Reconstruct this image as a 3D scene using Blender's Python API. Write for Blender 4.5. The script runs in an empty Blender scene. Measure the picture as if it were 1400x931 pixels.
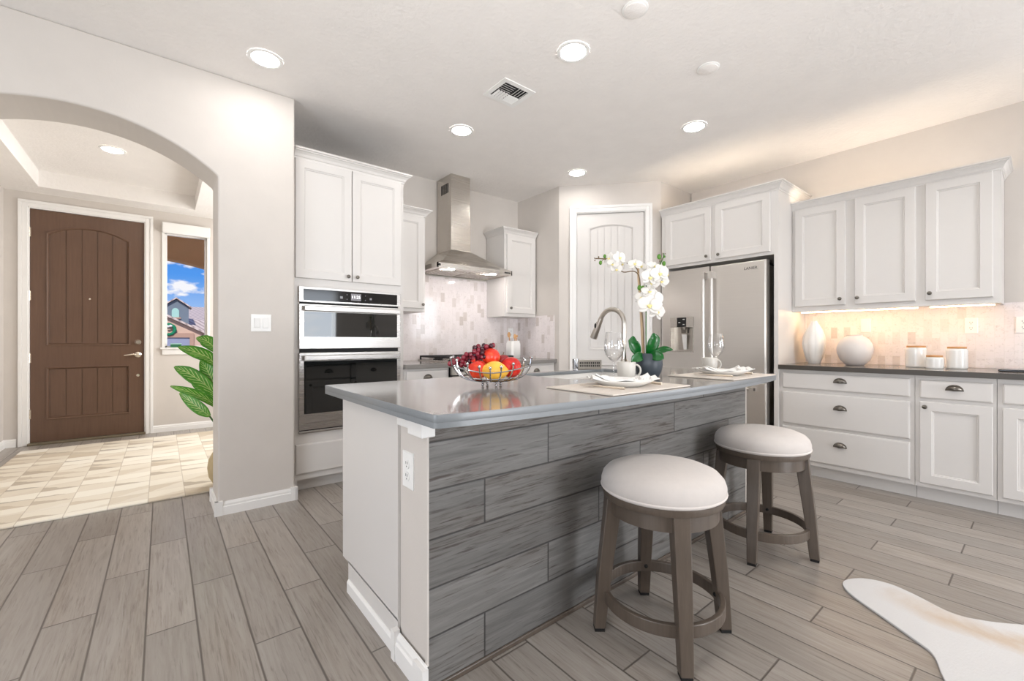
import bpy, bmesh, math, random
from mathutils import Matrix, Vector
PI = math.pi
random.seed(7)
SC = bpy.context.scene
COL = SC.collection

# ------------------------------------------------------------------ camera, world, exposure
CAM_H = 1.12
cam_d = bpy.data.cameras.new('camera')
cam = bpy.data.objects.new('camera', cam_d); COL.objects.link(cam)
cam_d.sensor_fit = 'HORIZONTAL'; cam_d.sensor_width = 36.0
cam_d.lens = 36.0 * 591.0 / 1400.0
cam_d.clip_start = 0.02; cam_d.clip_end = 300
cam.location = (0, 0, CAM_H)
cam.rotation_euler = (PI / 2, 0, math.radians(-39.0))
SC.camera = cam
SC.view_settings.view_transform = 'Standard'
SC.view_settings.look = 'None'
SC.view_settings.gamma = 1.0
SC.view_settings.use_curve_mapping = False
SC.view_settings.exposure = 0.10

CAN_STRENGTH = 58.0        # recessed lamps
DAY_REAR = 62.0            # daylight through the rear glass doors
DAY_NOOK = 45.0
DAY_FOYER = 62.0
SHELF_GLOW = 27.0           # warm strips under the wall cabinets
UP_GLOW = 19.0              # warm strips on top of the cabinets


def srgb(r, g, b):
    def f(c):
        c /= 255.0
        return c / 12.92 if c <= 0.04045 else ((c + 0.055) / 1.055) ** 2.4
    return (f(r), f(g), f(b), 1.0)


def make_world():
    w = bpy.data.worlds.new('sky'); SC.world = w; w.use_nodes = True
    nt = w.node_tree; nt.nodes.clear()
    out = nt.nodes.new('ShaderNodeOutputWorld')
    bg = nt.nodes.new('ShaderNodeBackground')
    tc = nt.nodes.new('ShaderNodeTexCoord')
    sep = nt.nodes.new('ShaderNodeSeparateXYZ')
    nt.links.new(tc.outputs['Generated'], sep.inputs[0])
    ramp = nt.nodes.new('ShaderNodeValToRGB')
    ramp.color_ramp.elements[0].position = 0.0; ramp.color_ramp.elements[0].color = srgb(188, 212, 240)
    ramp.color_ramp.elements[1].position = 0.35; ramp.color_ramp.elements[1].color = srgb(40, 105, 205)
    e = ramp.color_ramp.elements.new(0.12); e.color = srgb(82, 150, 232)
    nt.links.new(sep.outputs[2], ramp.inputs[0])
    mp = nt.nodes.new('ShaderNodeMapping'); mp.inputs['Scale'].default_value = (14, 14, 30)
    mp.inputs['Location'].default_value = (0.15, 0.3, 0.55)
    nt.links.new(tc.outputs['Generated'], mp.inputs[0])
    no = nt.nodes.new('ShaderNodeTexNoise'); no.inputs['Scale'].default_value = 1.6; no.inputs['Detail'].default_value = 6
    nt.links.new(mp.outputs[0], no.inputs['Vector'])
    cr = nt.nodes.new('ShaderNodeValToRGB')
    cr.color_ramp.elements[0].position = 0.50; cr.color_ramp.elements[0].color = (0, 0, 0, 1)
    cr.color_ramp.elements[1].position = 0.60; cr.color_ramp.elements[1].color = (1, 1, 1, 1)
    nt.links.new(no.outputs['Fac'], cr.inputs[0])
    mx = nt.nodes.new('ShaderNodeMix'); mx.data_type = 'RGBA'
    nt.links.new(cr.outputs[0], mx.inputs[0]); nt.links.new(ramp.outputs[0], mx.inputs[6])
    mx.inputs[7].default_value = srgb(240, 240, 245)
    nt.links.new(mx.outputs[2], bg.inputs[0]); bg.inputs[1].default_value = 1.0
    nt.links.new(bg.outputs[0], out.inputs[0])


make_world()


def light(name, typ, loc, power, color=(1, 1, 1), size=None, size_y=None, look=None, spot=None, blend=0.6, angle=None):
    d = bpy.data.lights.new(name, typ); d.energy = power; d.color = color
    o = bpy.data.objects.new(name, d); COL.objects.link(o); o.location = loc
    if typ == 'AREA':
        d.shape = 'RECTANGLE' if size_y else 'DISK'
        d.size = size
        if size_y: d.size_y = size_y
    if typ == 'SPOT':
        d.spot_size = spot; d.spot_blend = blend; d.shadow_soft_size = size or 0.06
    if typ == 'SUN': d.angle = angle or 0.01
    if look is not None:
        o.rotation_euler = (Vector(look) - Vector(loc)).to_track_quat('-Z', 'Y').to_euler()
    return o


light('sunlight', 'SUN', (3, -8, 12), 3.4, (1.0, 0.95, 0.88), look=(3 + 3, 6, 0), angle=0.02)
# daylight standing in the openings of the rear glass doors and of the dining nook window
light('daylight_glass_doors', 'AREA', (2.5, -4.02, 1.35), DAY_REAR, (0.88, 0.94, 1.0), 1.55, 1.9, look=(2.5, 0, 1.2))
light('daylight_nook', 'AREA', (6.7, -4.02, 1.8), DAY_NOOK, (0.88, 0.94, 1.0), 1.4, 1.25, look=(6.2, 0.0, 1.5))
light('living_fill', 'AREA', (-3.05, 0.2, 1.5), 36, (0.86, 0.94, 1.0), 2.4, 1.8, look=(0.2, 3.3, 0.2))  # added fill from the left for the floor, arch wall and island end
light('daylight_foyer', 'AREA', (1.84, 5.5, 1.7), DAY_FOYER, (1.0, 0.99, 0.96), 1.6, 1.6, look=(-0.5, 5.2, 1.2))
# added fill lamps at the openings, aimed up to brighten the ceiling
for nm, p, q, e in (('patio_bounce', (2.5, -5.0, 0.30), (2.5, -1.0, 2.3), 190), ('yard_bounce', (8.1, -2.3, 0.9), (4.4, -0.2, 2.8), 85), ('street_bounce', (-3.10, 0.2, 0.8), (0.2, 0.6, 2.8), 40)):
    light(nm, 'AREA', p, e, (0.97, 0.98, 1.0), 2.2, 1.6 if nm[0] == 'p' else 0.5, look=q)
# added upward spots that brighten the ceiling, like a bounced flash
light('upward_fill', 'SPOT', (0.05, -0.35, 1.25), 130, (1.0, 0.99, 0.985), 0.10, look=(2.1, 2.4, 2.82), spot=1.55, blend=1.0)
light('upward_fill', 'SPOT', (-0.6, 0.3, 1.5), 20, (1.0, 0.985, 0.97), 0.10, look=(-0.7, 1.0, 2.82), spot=2.3, blend=1.0)
# unseen ceiling spots added for light, beyond the modelled recessed lamps
for lx, ly, pw in ((0.49, 0.45, 14), (1.88, 0.3, 8), (3.3, 0.4, 34), (0.49, -1.6, 12), (3.3, -1.6, 16), (5.8, -1.6, 12), (-1.4, 1.2, 26)):
    light('unseen_spot', 'SPOT', (lx, ly, 2.80), pw, (1.0, 0.97, 0.93), 0.07, look=(lx, ly, 0), spot=2.5, blend=0.7)

# ------------------------------------------------------------------ materials
MATS = {}


class NT:
    def __init__(s, name):
        s.m = bpy.data.materials.new(name); s.m.use_nodes = True
        s.t = s.m.node_tree; s.b = s.t.nodes['Principled BSDF']; MATS[name] = s.m

    def n(s, typ, **kw):
        x = s.t.nodes.new(typ)
        for k, v in kw.items(): setattr(x, k, v)
        return x

    def ln(s, a, b): s.t.links.new(a, b)

    def val(s, x, inp):
        if isinstance(x, (int, float)): inp.default_value = x
        else: s.ln(x, inp)

    def math(s, op, a, b=None, c=None):
        x = s.n('ShaderNodeMath', operation=op)
        s.val(a, x.inputs[0])
        if b is not None: s.val(b, x.inputs[1])
        if c is not None: s.val(c, x.inputs[2])
        return x.outputs[0]

    def mix(s, f, a, b, mode='MIX'):
        x = s.n('ShaderNodeMix'); x.data_type = 'RGBA'; x.blend_type = mode
        s.val(f, x.inputs[0])
        for i, c in ((6, a), (7, b)):
            if isinstance(c, tuple): x.inputs[i].default_value = c
            else: s.ln(c, x.inputs[i])
        return x.outputs[2]

    def ramp(s, f, stops, interp='LINEAR'):
        x = s.n('ShaderNodeValToRGB'); cr = x.color_ramp; cr.interpolation = interp
        while len(cr.elements) < len(stops): cr.elements.new(0.5)
        for e, (p, c) in zip(cr.elements, stops): e.position = p; e.color = c
        s.ln(f, x.inputs[0]); return x.outputs[0]

    def noise(s, vec, scale, detail=3, rough=0.55, dist=0.0):
        x = s.n('ShaderNodeTexNoise'); x.inputs['Scale'].default_value = scale
        x.inputs['Detail'].default_value = detail; x.inputs['Roughness'].default_value = rough
        x.inputs['Distortion'].default_value = dist
        if vec is not None: s.ln(vec, x.inputs['Vector'])
        return x.outputs['Fac']

    def comb(s, x, y, z):
        c = s.n('ShaderNodeCombineXYZ')
        for i, v in enumerate((x, y, z)): s.val(v, c.inputs[i])
        return c.outputs[0]

    def pos(s):
        g = s.n('ShaderNodeNewGeometry'); p = s.n('ShaderNodeSeparateXYZ'); s.ln(g.outputs['Position'], p.inputs[0])
        return g.outputs['Position'], p.outputs

    def obj(s):
        return s.n('ShaderNodeTexCoord').outputs['Object']

    def bump(s, h, strength=0.2, dist=0.01):
        x = s.n('ShaderNodeBump'); x.inputs['Strength'].default_value = strength; x.inputs['Distance'].default_value = dist
        s.ln(h, x.inputs['Height']); s.ln(x.outputs[0], s.b.inputs['Normal'])

    def set(s, **kw):
        for k, v in kw.items():
            i = s.b.inputs[k]
            if isinstance(v, (int, float, tuple)): i.default_value = v
            else: s.ln(v, i)


def plain(name, col, rough=0.5, metal=0.0, var=0.04, scale=6.0, bump=0.0, bscale=200.0, **kw):
    m = NT(name); co = m.obj()
    f = m.noise(co, scale, 3)
    d = tuple(c * (1 - var) for c in col[:3]) + (1,); l = tuple(min(1, c * (1 + var)) for c in col[:3]) + (1,)
    m.set(**{'Base Color': m.mix(f, d, l), 'Roughness': rough, 'Metallic': metal}, **kw)
    if bump: m.bump(m.noise(co, bscale, 3), bump, 0.004)
    return m.m


plain('wall_paint', srgb(211, 204, 197), 0.75, bump=0.12, bscale=90)
plain('ceiling_paint', srgb(243, 239, 235), 0.85, bump=0.8, bscale=38)
plain('white_trim', srgb(240, 238, 235), 0.4, var=0.015)
plain('cabinet_white', srgb(218, 214, 210), 0.38, var=0.015)
plain('plastic_white', srgb(244, 243, 240), 0.35, var=0.01)
plain('dark_gap', srgb(12, 12, 13), 0.6)
plain('black_iron', srgb(38, 36, 36), 0.5, 0.3)
plain('black_glossy', srgb(14, 15, 17), 0.08, 0.0)
plain('nickel', srgb(190, 184, 176), 0.28, 1.0)
plain('pewter', srgb(120, 115, 108), 0.32, 1.0)
plain('chrome', srgb(188, 188, 190), 0.10, 1.0)
plain('brass_nickel', srgb(226, 218, 205), 0.25, 1.0)
plain('porcelain', srgb(243, 241, 237), 0.15, var=0.01)
plain('stoneware', srgb(208, 204, 196), 0.35, var=0.06, scale=30)
plain('matte_vase', srgb(228, 220, 214), 0.6)
plain('oak_lid', srgb(196, 142, 88), 0.5, var=0.2, scale=20)
plain('spoon_wood', srgb(214, 164, 112), 0.55, var=0.15, scale=25)
plain('slate_pot', srgb(58, 66, 74), 0.42, var=0.08)
plain('terracotta_tan', srgb(192, 172, 134), 0.8, var=0.12, scale=25)
plain('soil', srgb(52, 40, 30), 0.95, var=0.3, scale=60)
plain('orchid_leaf', srgb(10, 90, 30), 0.25, var=0.25, scale=12)
plain('orchid_bud', srgb(78, 128, 36), 0.45, var=0.15)
plain('stem_tan', srgb(186, 160, 128), 0.6, var=0.15)
plain('stem_brown', srgb(112, 92, 66), 0.6, var=0.2)
plain('stem_green', srgb(58, 104, 44), 0.5)
plain('seat_piping', srgb(222, 214, 208), 0.9)
plain('rubber_black', srgb(20, 19, 19), 0.7)
plain('grape_red', srgb(128, 36, 50), 0.22, var=0.5, scale=28)
plain('grape_dark', srgb(62, 18, 30), 0.22, var=0.4, scale=28)
plain('apple_dark', srgb(140, 18, 26), 0.22, var=0.35, scale=22)
plain('mango_yellow', srgb(236, 180, 66), 0.35, var=0.14, scale=14)
plain('flatware', srgb(226, 214, 198), 0.3, 1.0)
plain('tan_stucco', srgb(236, 186, 134), 0.9, var=0.06, bump=0.2, bscale=60)
plain('pink_stucco', srgb(205, 176, 158), 0.9, var=0.04)
plain('blue_stucco', srgb(112, 124, 136), 0.9, var=0.05)
plain('house_trim', srgb(176, 142, 124), 0.8)
plain('garage_paint', srgb(142, 148, 174), 0.6)
plain('mint_pane', srgb(164, 206, 196), 0.2)
plain('wreath_green', srgb(10, 122, 84), 0.8, var=0.3, scale=14)
plain('bow_white', srgb(225, 225, 222), 0.7)
plain('drive', srgb(170, 160, 150), 0.9)
plain('threshold_bronze', srgb(122, 112, 92), 0.45, 0.4)
plain('sill_box_green', srgb(40, 104, 74), 0.6)


def fruit_skin(name, a, b, c, scale=9):
    m = NT(name); co = m.obj(); f = m.noise(co, scale, 4, 0.6, 0.6)
    m.set(**{'Base Color': m.ramp(f, [(0.3, a), (0.52, b), (0.72, c)]), 'Roughness': 0.3})
    m.bump(m.noise(co, 120, 2), 0.06, 0.003)


fruit_skin('pomegranate_red', srgb(176, 24, 18), srgb(216, 52, 26), srgb(238, 128, 74))
fruit_skin('tomato_red', srgb(166, 16, 16), srgb(206, 30, 22), srgb(224, 92, 62), 13)


def steel(name, col, rough=0.28, axis=2):
    m = NT(name); _, p = m.pos()
    sc = [220.0, 220.0, 220.0]; sc[axis] = 1.5
    v = m.comb(m.math('MULTIPLY', p[0], sc[0]), m.math('MULTIPLY', p[1], sc[1]), m.math('MULTIPLY', p[2], sc[2]))
    f = m.noise(v, 1.0, 2)
    m.set(**{'Base Color': m.mix(f, tuple(c * 0.92 for c in col[:3]) + (1,), col), 'Metallic': 1.0,
             'Roughness': m.math('ADD', m.math('MULTIPLY', f, 0.12), rough - 0.06)})
    m.set(Anisotropic=0.4)
    return m.m


steel('steel_fridge', srgb(218, 213, 207), 0.34, 1)
steel('steel_hood', srgb(206, 201, 194), 0.26, 0)
steel('steel_oven', srgb(192, 188, 184), 0.28, 0)

m = NT('oven_glass'); m.set(**{'Base Color': srgb(9, 12, 13), 'Roughness': 0.03, 'IOR': 1.75})
m.set(**{'Roughness': m.math('ADD', m.math('MULTIPLY', m.noise(m.obj(), 3), 0.01), 0.025)})

m = NT('screen_glow'); m.set(**{'Base Color': srgb(110, 108, 112), 'Roughness': 0.2, 'Emission Color': srgb(150, 148, 152), 'Emission Strength': 0.35})
m = NT('screen_text'); m.set(**{'Base Color': srgb(250, 250, 250), 'Emission Color': (1, 1, 1, 1), 'Emission Strength': 1.0})
m = NT('lamp_diffuser'); m.set(**{'Base Color': (1, 1, 1, 1), 'Emission Color': (1.0, 0.97, 0.935, 1), 'Emission Strength': CAN_STRENGTH})
m = NT('hood_bulb'); m.set(**{'Base Color': (1, 1, 1, 1), 'Emission Color': (1.0, 0.93, 0.88, 1), 'Emission Strength': 150.0})
m = NT('warm_strip'); m.set(**{'Base Color': (1, 1, 1, 1), 'Emission Color': (1.0, 0.64, 0.32, 1), 'Emission Strength': SHELF_GLOW})
m = NT('warm_strip_top'); m.set(**{'Base Color': (1, 1, 1, 1), 'Emission Color': (1.0, 0.84, 0.66, 1), 'Emission Strength': UP_GLOW})


def thin_glass(name, fac=0.10, tint=(1, 1, 1, 1)):
    m = NT(name); t = m.t
    tr = m.n('ShaderNodeBsdfTransparent'); tr.inputs[0].default_value = tint
    gl = m.n('ShaderNodeBsdfGlossy'); gl.inputs['Roughness'].default_value = 0.02
    lw = m.n('ShaderNodeLayerWeight'); lw.inputs[0].default_value = 0.35
    mx = m.n('ShaderNodeMixShader')
    f = m.math('ADD', m.math('MULTIPLY', lw.outputs['Facing'], 0.75), fac)
    m.ln(m.math('MINIMUM', f, 0.9), mx.inputs[0]); m.ln(tr.outputs[0], mx.inputs[1]); m.ln(gl.outputs[0], mx.inputs[2])
    m.ln(mx.outputs[0], t.nodes['Material Output'].inputs[0])


thin_glass('glass_pane', 0.0)
thin_glass('wine_glass', 0.03)


def planks(name, along, across, pitch, length, off_ac, off_al, stagger, cols, grout, gw, scale_along=1.0, rough=0.42, dark=0.6):
    """wood look porcelain planks with a third stagger"""
    m = NT(name); P, p = m.pos()
    a = p[along]; c = p[across]
    rw = m.math('DIVIDE', m.math('SUBTRACT', c, off_ac), pitch)
    row = m.math('FLOOR', rw); fr = m.math('FRACT', rw)
    al = m.math('SUBTRACT', m.math('DIVIDE', m.math('SUBTRACT', a, off_al), length), m.math('MULTIPLY', row, stagger))
    colm = m.math('FLOOR', al); fa = m.math('FRACT', al)
    e1 = m.math('MULTIPLY', m.math('MINIMUM', fr, m.math('SUBTRACT', 1.0, fr)), pitch)
    e2 = m.math('MULTIPLY', m.math('MINIMUM', fa, m.math('SUBTRACT', 1.0, fa)), length)
    edge = m.math('MINIMUM', e1, e2)
    gm = m.math('SUBTRACT', 1.0, m.math('MINIMUM', m.math('DIVIDE', edge, gw), 1.0))
    gm = m.math('POWER', gm, 0.5)
    wn = m.n('ShaderNodeTexWhiteNoise'); wn.noise_dimensions = '2D'; m.ln(m.comb(row, colm, 0.0), wn.inputs['Vector'])
    rnd = wn.outputs['Value']
    v = m.comb(m.math('ADD', m.math('MULTIPLY', a, 3.2), m.math('MULTIPLY', rnd, 37.0)), m.math('MULTIPLY', c, 48.0), m.math('MULTIPLY', rnd, 11.0))
    g1 = m.noise(v, 1.0, 6, 0.65, 0.8)
    v2 = m.comb(m.math('ADD', m.math('MULTIPLY', a, 5.0), m.math('MULTIPLY', rnd, 91.0)), m.math('MULTIPLY', c, 95.0), 0.0)
    g2 = m.noise(v2, 1.0, 4, 0.7, 0.4)
    v3 = m.comb(m.math('ADD', m.math('MULTIPLY', a, 1.1), m.math('MULTIPLY', rnd, 19.0)), m.math('MULTIPLY', c, 7.0), m.math('MULTIPLY', rnd, 5.0))
    g3 = m.noise(v3, 1.0, 3, 0.5, 0.3)
    base = m.ramp(g1, [(0.25, cols[0]), (0.45, cols[1]), (0.6, cols[2]), (0.8, cols[3])])
    base = m.mix(m.math('MULTIPLY', m.ramp(m.math('ADD', g2, m.math('MULTIPLY', m.math('SUBTRACT', g3, 0.5), 0.35)), [(0.54, (0, 0, 0, 1)), (0.70, (1, 1, 1, 1))]), dark), base, cols[4])
    base = m.mix(m.math('MULTIPLY', m.ramp(g3, [(0.5, (0, 0, 0, 1)), (0.75, (1, 1, 1, 1))]), 0.32), base, cols[5])
    br = m.math('ADD', 0.86, m.math('MULTIPLY', rnd, 0.24))
    hsv = m.n('ShaderNodeHueSaturation'); m.ln(base, hsv.inputs['Color']); m.ln(br, hsv.inputs['Value'])
    m.set(**{'Base Color': m.mix(gm, hsv.outputs[0], grout), 'Roughness': m.math('ADD', rough, m.math('MULTIPLY', g2, 0.15))})
    h = m.math('SUBTRACT', m.math('MULTIPLY', g2, 0.12), gm)
    m.bump(h, 0.35, 0.003)
    return m.m


PITCH, PLEN = 0.1580, 0.932
planks('floor_planks', 1, 0, PITCH, PLEN, -0.365, 2.455, 1.0 / 3.0,
       [srgb(142, 134, 125), srgb(154, 146, 138), srgb(162, 155, 147), srgb(171, 164, 157), srgb(98, 88, 79), srgb(150, 137, 123)],
       srgb(86, 78, 72), 0.0042, rough=0.24, dark=0.55)
planks('island_planks', 0, 2, 0.1555, 0.915, 0.0185, 1.178 - 1.22, 1.0 / 3.0,
       [srgb(90, 88, 86), srgb(110, 108, 105), srgb(121, 119, 116), srgb(134, 132, 129), srgb(58, 49, 43), srgb(106, 94, 83)],
       srgb(48, 45, 44), 0.0042, rough=0.45, dark=0.95)


def quartz(name, a, b, rough):
    m = NT(name); co, _ = m.pos()
    f = m.noise(co, 120, 4, 0.7); g = m.noise(co, 7, 3)
    m.set(**{'Base Color': m.mix(m.math('MULTIPLY', f, 0.6), a, b), 'Roughness': m.math('ADD', rough, m.math('MULTIPLY', g, 0.04)), 'IOR': 1.55})
    m.set(**{'Specular IOR Level': 0.6})


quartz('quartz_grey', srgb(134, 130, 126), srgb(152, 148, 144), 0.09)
quartz('quartz_edge_daylit', srgb(118, 122, 125), srgb(136, 140, 143), 0.34)  # same stone, tinted bluish to put daylight on the edge into its colour
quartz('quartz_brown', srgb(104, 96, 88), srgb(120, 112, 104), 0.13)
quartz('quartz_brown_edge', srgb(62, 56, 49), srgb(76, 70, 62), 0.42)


def marble_tile(name, haxis, rough=0.09):
    m = NT(name); P, p = m.pos()
    h = p[haxis]
    W, Lz = 0.0475, 0.099
    rw = m.math('DIVIDE', h, W); row = m.math('FLOOR', rw); fr = m.math('FRACT', rw)
    par = m.math('MULTIPLY', m.math('FLOORED_MODULO', row, 2.0), 0.5)
    al = m.math('ADD', m.math('DIVIDE', p[2], Lz), par); cl = m.math('FLOOR', al); fa = m.math('FRACT', al)
    e = m.math('MINIMUM', m.math('MULTIPLY', m.math('MINIMUM', fr, m.math('SUBTRACT', 1.0, fr)), W),
               m.math('MULTIPLY', m.math('MINIMUM', fa, m.math('SUBTRACT', 1.0, fa)), Lz))
    gm = m.math('SUBTRACT', 1.0, m.math('MINIMUM', m.math('DIVIDE', e, 0.0016), 1.0))
    wn = m.n('ShaderNodeTexWhiteNoise'); wn.noise_dimensions = '2D'; m.ln(m.comb(row, cl, 0.0), wn.inputs['Vector'])
    r = wn.outputs['Value']
    base = m.ramp(r, [(0.0, srgb(238, 230, 229)), (0.7, srgb(234, 226, 225)), (0.9, srgb(226, 217, 214)), (1.0, srgb(206, 195, 189))])
    v = m.comb(m.math('ADD', h, m.math('MULTIPLY', r, 9.0)), m.math('MULTIPLY', r, 7.0), p[2])
    vein = m.noise(v, 38, 5, 0.7, 1.2)
    base = m.mix(m.math('MULTIPLY', m.ramp(vein, [(0.54, (0, 0, 0, 1)), (0.72, (1, 1, 1, 1))]), 0.42), base, srgb(160, 148, 140))
    m.set(**{'Base Color': m.mix(m.math('MULTIPLY', gm, 0.75), base, srgb(226, 220, 214)), 'Roughness': rough})
    m.bump(m.math('SUBTRACT', m.math('MULTIPLY', r, 0.25), gm), 0.25, 0.002)


marble_tile('marble_tile_back', 0)
marble_tile('marble_tile_side', 1, 0.32)


def door_wood(name, dark, light_):
    m = NT(name); co = m.obj(); sp = m.n('ShaderNodeSeparateXYZ'); m.ln(co, sp.inputs[0]); p = sp.outputs
    v = m.comb(m.math('MULTIPLY', p[0], 60.0), m.math('MULTIPLY', p[1], 60.0), m.math('MULTIPLY', p[2], 3.0))
    f = m.noise(v, 1.0, 5, 0.65, 0.4); g = m.noise(co, 3.0, 3)
    c = m.mix(f, dark, light_); c = m.mix(m.math('MULTIPLY', g, 0.35), c, tuple(min(1, q * 1.25) for q in light_[:3]) + (1,))
    m.set(**{'Base Color': c, 'Roughness': 0.38}); m.bump(f, 0.12, 0.002)


door_wood('front_door_wood', srgb(78, 55, 42), srgb(108, 82, 65))
door_wood('stool_wood', srgb(62, 53, 46), srgb(104, 92, 81))


def linen(name, col, scale=420.0, b=0.25):
    m = NT(name); co = m.obj()
    w1 = m.n('ShaderNodeTexWave'); w1.inputs['Scale'].default_value = scale; m.ln(co, w1.inputs['Vector'])
    w2 = m.n('ShaderNodeTexWave'); w2.bands_direction = 'Y'; w2.inputs['Scale'].default_value = scale; m.ln(co, w2.inputs['Vector'])
    h = m.math('ADD', w1.outputs['Fac'], w2.outputs['Fac']); f = m.noise(co, 40, 4)
    m.set(**{'Base Color': m.mix(f, tuple(c * 0.92 for c in col[:3]) + (1,), col), 'Roughness': 0.95, 'Sheen Weight': 0.2})
    m.bump(h, b, 0.001)


linen('seat_linen', srgb(217, 209, 203))
linen('placemat_weave', srgb(230, 219, 207), 160, 0.6)

m = NT('napkin_cloth'); co = m.obj(); f = m.noise(co, 22, 3, 0.6, 1.2)
m.set(**{'Base Color': m.mix(m.ramp(f, [(0.60, (0, 0, 0, 1)), (0.66, (1, 1, 1, 1))]), srgb(238, 236, 232), srgb(190, 184, 178)), 'Roughness': 0.9})
m.bump(m.noise(co, 60, 3), 0.2, 0.003)

m = NT('orchid_petal'); co = m.obj(); f = m.noise(co, 70, 3)
m.set(**{'Base Color': m.mix(f, srgb(214, 210, 204), srgb(228, 225, 220)), 'Roughness': 0.6, 'Subsurface Weight': 0.15, 'Subsurface Radius': (0.01, 0.01, 0.008)})
plain('orchid_lip', srgb(236, 222, 150), 0.6, var=0.15, scale=80)

m = NT('variegated_leaf'); uv = m.n('ShaderNodeUVMap').outputs[0]; sp = m.n('ShaderNodeSeparateXYZ'); m.ln(uv, sp.inputs[0])
su = m.math('ABSOLUTE', m.math('SUBTRACT', sp.outputs[0], 0.5))
vv = m.math('SUBTRACT', m.math('MULTIPLY', sp.outputs[1], 9.0), m.math('MULTIPLY', su, 5.0))
st = m.math('ABSOLUTE', m.math('SUBTRACT', m.math('FRACT', vv), 0.5))
vein = m.math('MULTIPLY', m.math('LESS_THAN', st, 0.13), m.math('LESS_THAN', su, 0.34))
vein = m.math('MAXIMUM', vein, m.math('LESS_THAN', su, 0.025))
f = m.noise(m.obj(), 18, 3)
vein = m.math('MULTIPLY', vein, m.math('ADD', 0.25, m.math('MULTIPLY', f, 0.9)))
m.set(**{'Base Color': m.mix(vein, m.mix(f, srgb(34, 118, 30), srgb(104, 178, 44)), srgb(214, 230, 150)), 'Roughness': 0.35})

# patchwork hide rug
m = NT('patchwork_hide'); P, p = m.pos()
cw, ch = 0.205, 0.165
rx = m.math('DIVIDE', m.math('ADD', p[0], 1.1), cw); ry = m.math('DIVIDE', p[1], ch)
ix = m.math('FLOOR', rx); iy = m.math('FLOOR', ry); fx = m.math('FRACT', rx); fy = m.math('FRACT', ry)
wn = m.n('ShaderNodeTexWhiteNoise'); wn.noise_dimensions = '2D'; m.ln(m.comb(ix, iy, 0.0), wn.inputs['Vector'])
wn2 = m.n('ShaderNodeTexWhiteNoise'); wn2.noise_dimensions = '2D'; m.ln(m.comb(m.math('ADD', ix, 31.5), iy, 0.0), wn2.inputs['Vector'])
flip = m.math('GREATER_THAN', wn2.outputs['Value'], 0.45)
fxx = m.math('ABSOLUTE', m.math('SUBTRACT', fx, flip))
wav = m.math('MULTIPLY', m.math('SUBTRACT', m.noise(P, 9, 3), 0.5), 0.55)
slope = m.math('ADD', 0.15, m.math('MULTIPLY', wn.outputs['Value'], 0.85))
tri = m.math('LESS_THAN', fy, m.math('ADD', m.math('MULTIPLY', fxx, slope), wav))
tone = m.ramp(wn.outputs['Value'], [(0.0, srgb(240, 234, 220)), (0.4, srgb(230, 221, 204)), (0.8, srgb(216, 204, 184)), (1.0, srgb(198, 182, 158))])
tone2 = m.ramp(wn2.outputs['Value'], [(0.0, srgb(234, 226, 212)), (0.4, srgb(204, 188, 164)), (0.75, srgb(176, 158, 134)), (1.0, srgb(138, 122, 102))])
hair = m.noise(m.comb(m.math('MULTIPLY', p[0], 14.0), m.math('MULTIPLY', p[1], 60.0), 0.0), 2.0, 4)
colr = m.mix(m.math('MULTIPLY', tri, 0.72), tone, tone2)
colr = m.mix(m.math('MULTIPLY', hair, 0.35), colr, srgb(236, 228, 214))
seam = m.math('LESS_THAN', m.math('MINIMUM', m.math('MULTIPLY', m.math('MINIMUM', fx, m.math('SUBTRACT', 1.0, fx)), cw), m.math('MULTIPLY', fy, ch)), 0.0025)
m.set(**{'Base Color': m.mix(m.math('MULTIPLY', seam, 0.5), colr, srgb(168, 152, 132)), 'Roughness': 0.9}); m.bump(hair, 0.4, 0.006)

m = NT('cowhide'); P, p = m.pos()
f = m.noise(P, 3.0, 5, 0.6, 0.5); hair = m.noise(m.comb(m.math('MULTIPLY', p[0], 40.0), m.math('MULTIPLY', p[1], 90.0), 0.0), 2.0, 3)
# a tan band along the back of the hide
band = m.math('ABSOLUTE', m.math('ADD', m.math('SUBTRACT', p[0], 2.44), m.math('MULTIPLY', m.math('SUBTRACT', f, 0.5), 0.35)))
bm_ = m.ramp(band, [(0.0, (1, 1, 1, 1)), (0.09, (0, 0, 0, 1))])
below = m.ramp(m.math('ADD', p[1], m.math('MULTIPLY', f, 0.3)), [(0.42, (1, 1, 1, 1)), (0.62, (0, 0, 0, 1))])
c = m.mix(m.math('MULTIPLY', m.math('MULTIPLY', bm_, below), 0.75), m.mix(f, srgb(208, 207, 207), srgb(220, 218, 216)), srgb(196, 170, 140))
m.set(**{'Base Color': m.mix(m.math('MULTIPLY', hair, 0.15), c, srgb(214, 206, 198)), 'Roughness': 0.85}); m.bump(hair, 0.3, 0.003)

m = NT('roof_tile'); P, p = m.pos()
s1 = m.math('ABSOLUTE', m.math('SINE', m.math('MULTIPLY', m.math('ADD', p[0], m.math('MULTIPLY', p[1], 0.5)), 14.0)))
m.set(**{'Base Color': m.mix(s1, srgb(146, 128, 124), srgb(208, 192, 184)), 'Roughness': 0.9})

m = NT('ribbed_white'); m.set(**{'Base Color': m.mix(m.noise(m.obj(), 10), srgb(236, 232, 226), srgb(244, 240, 234)), 'Roughness': 0.2})
M = MATS

# ------------------------------------------------------------------ mesh builder
BASE = {}


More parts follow.
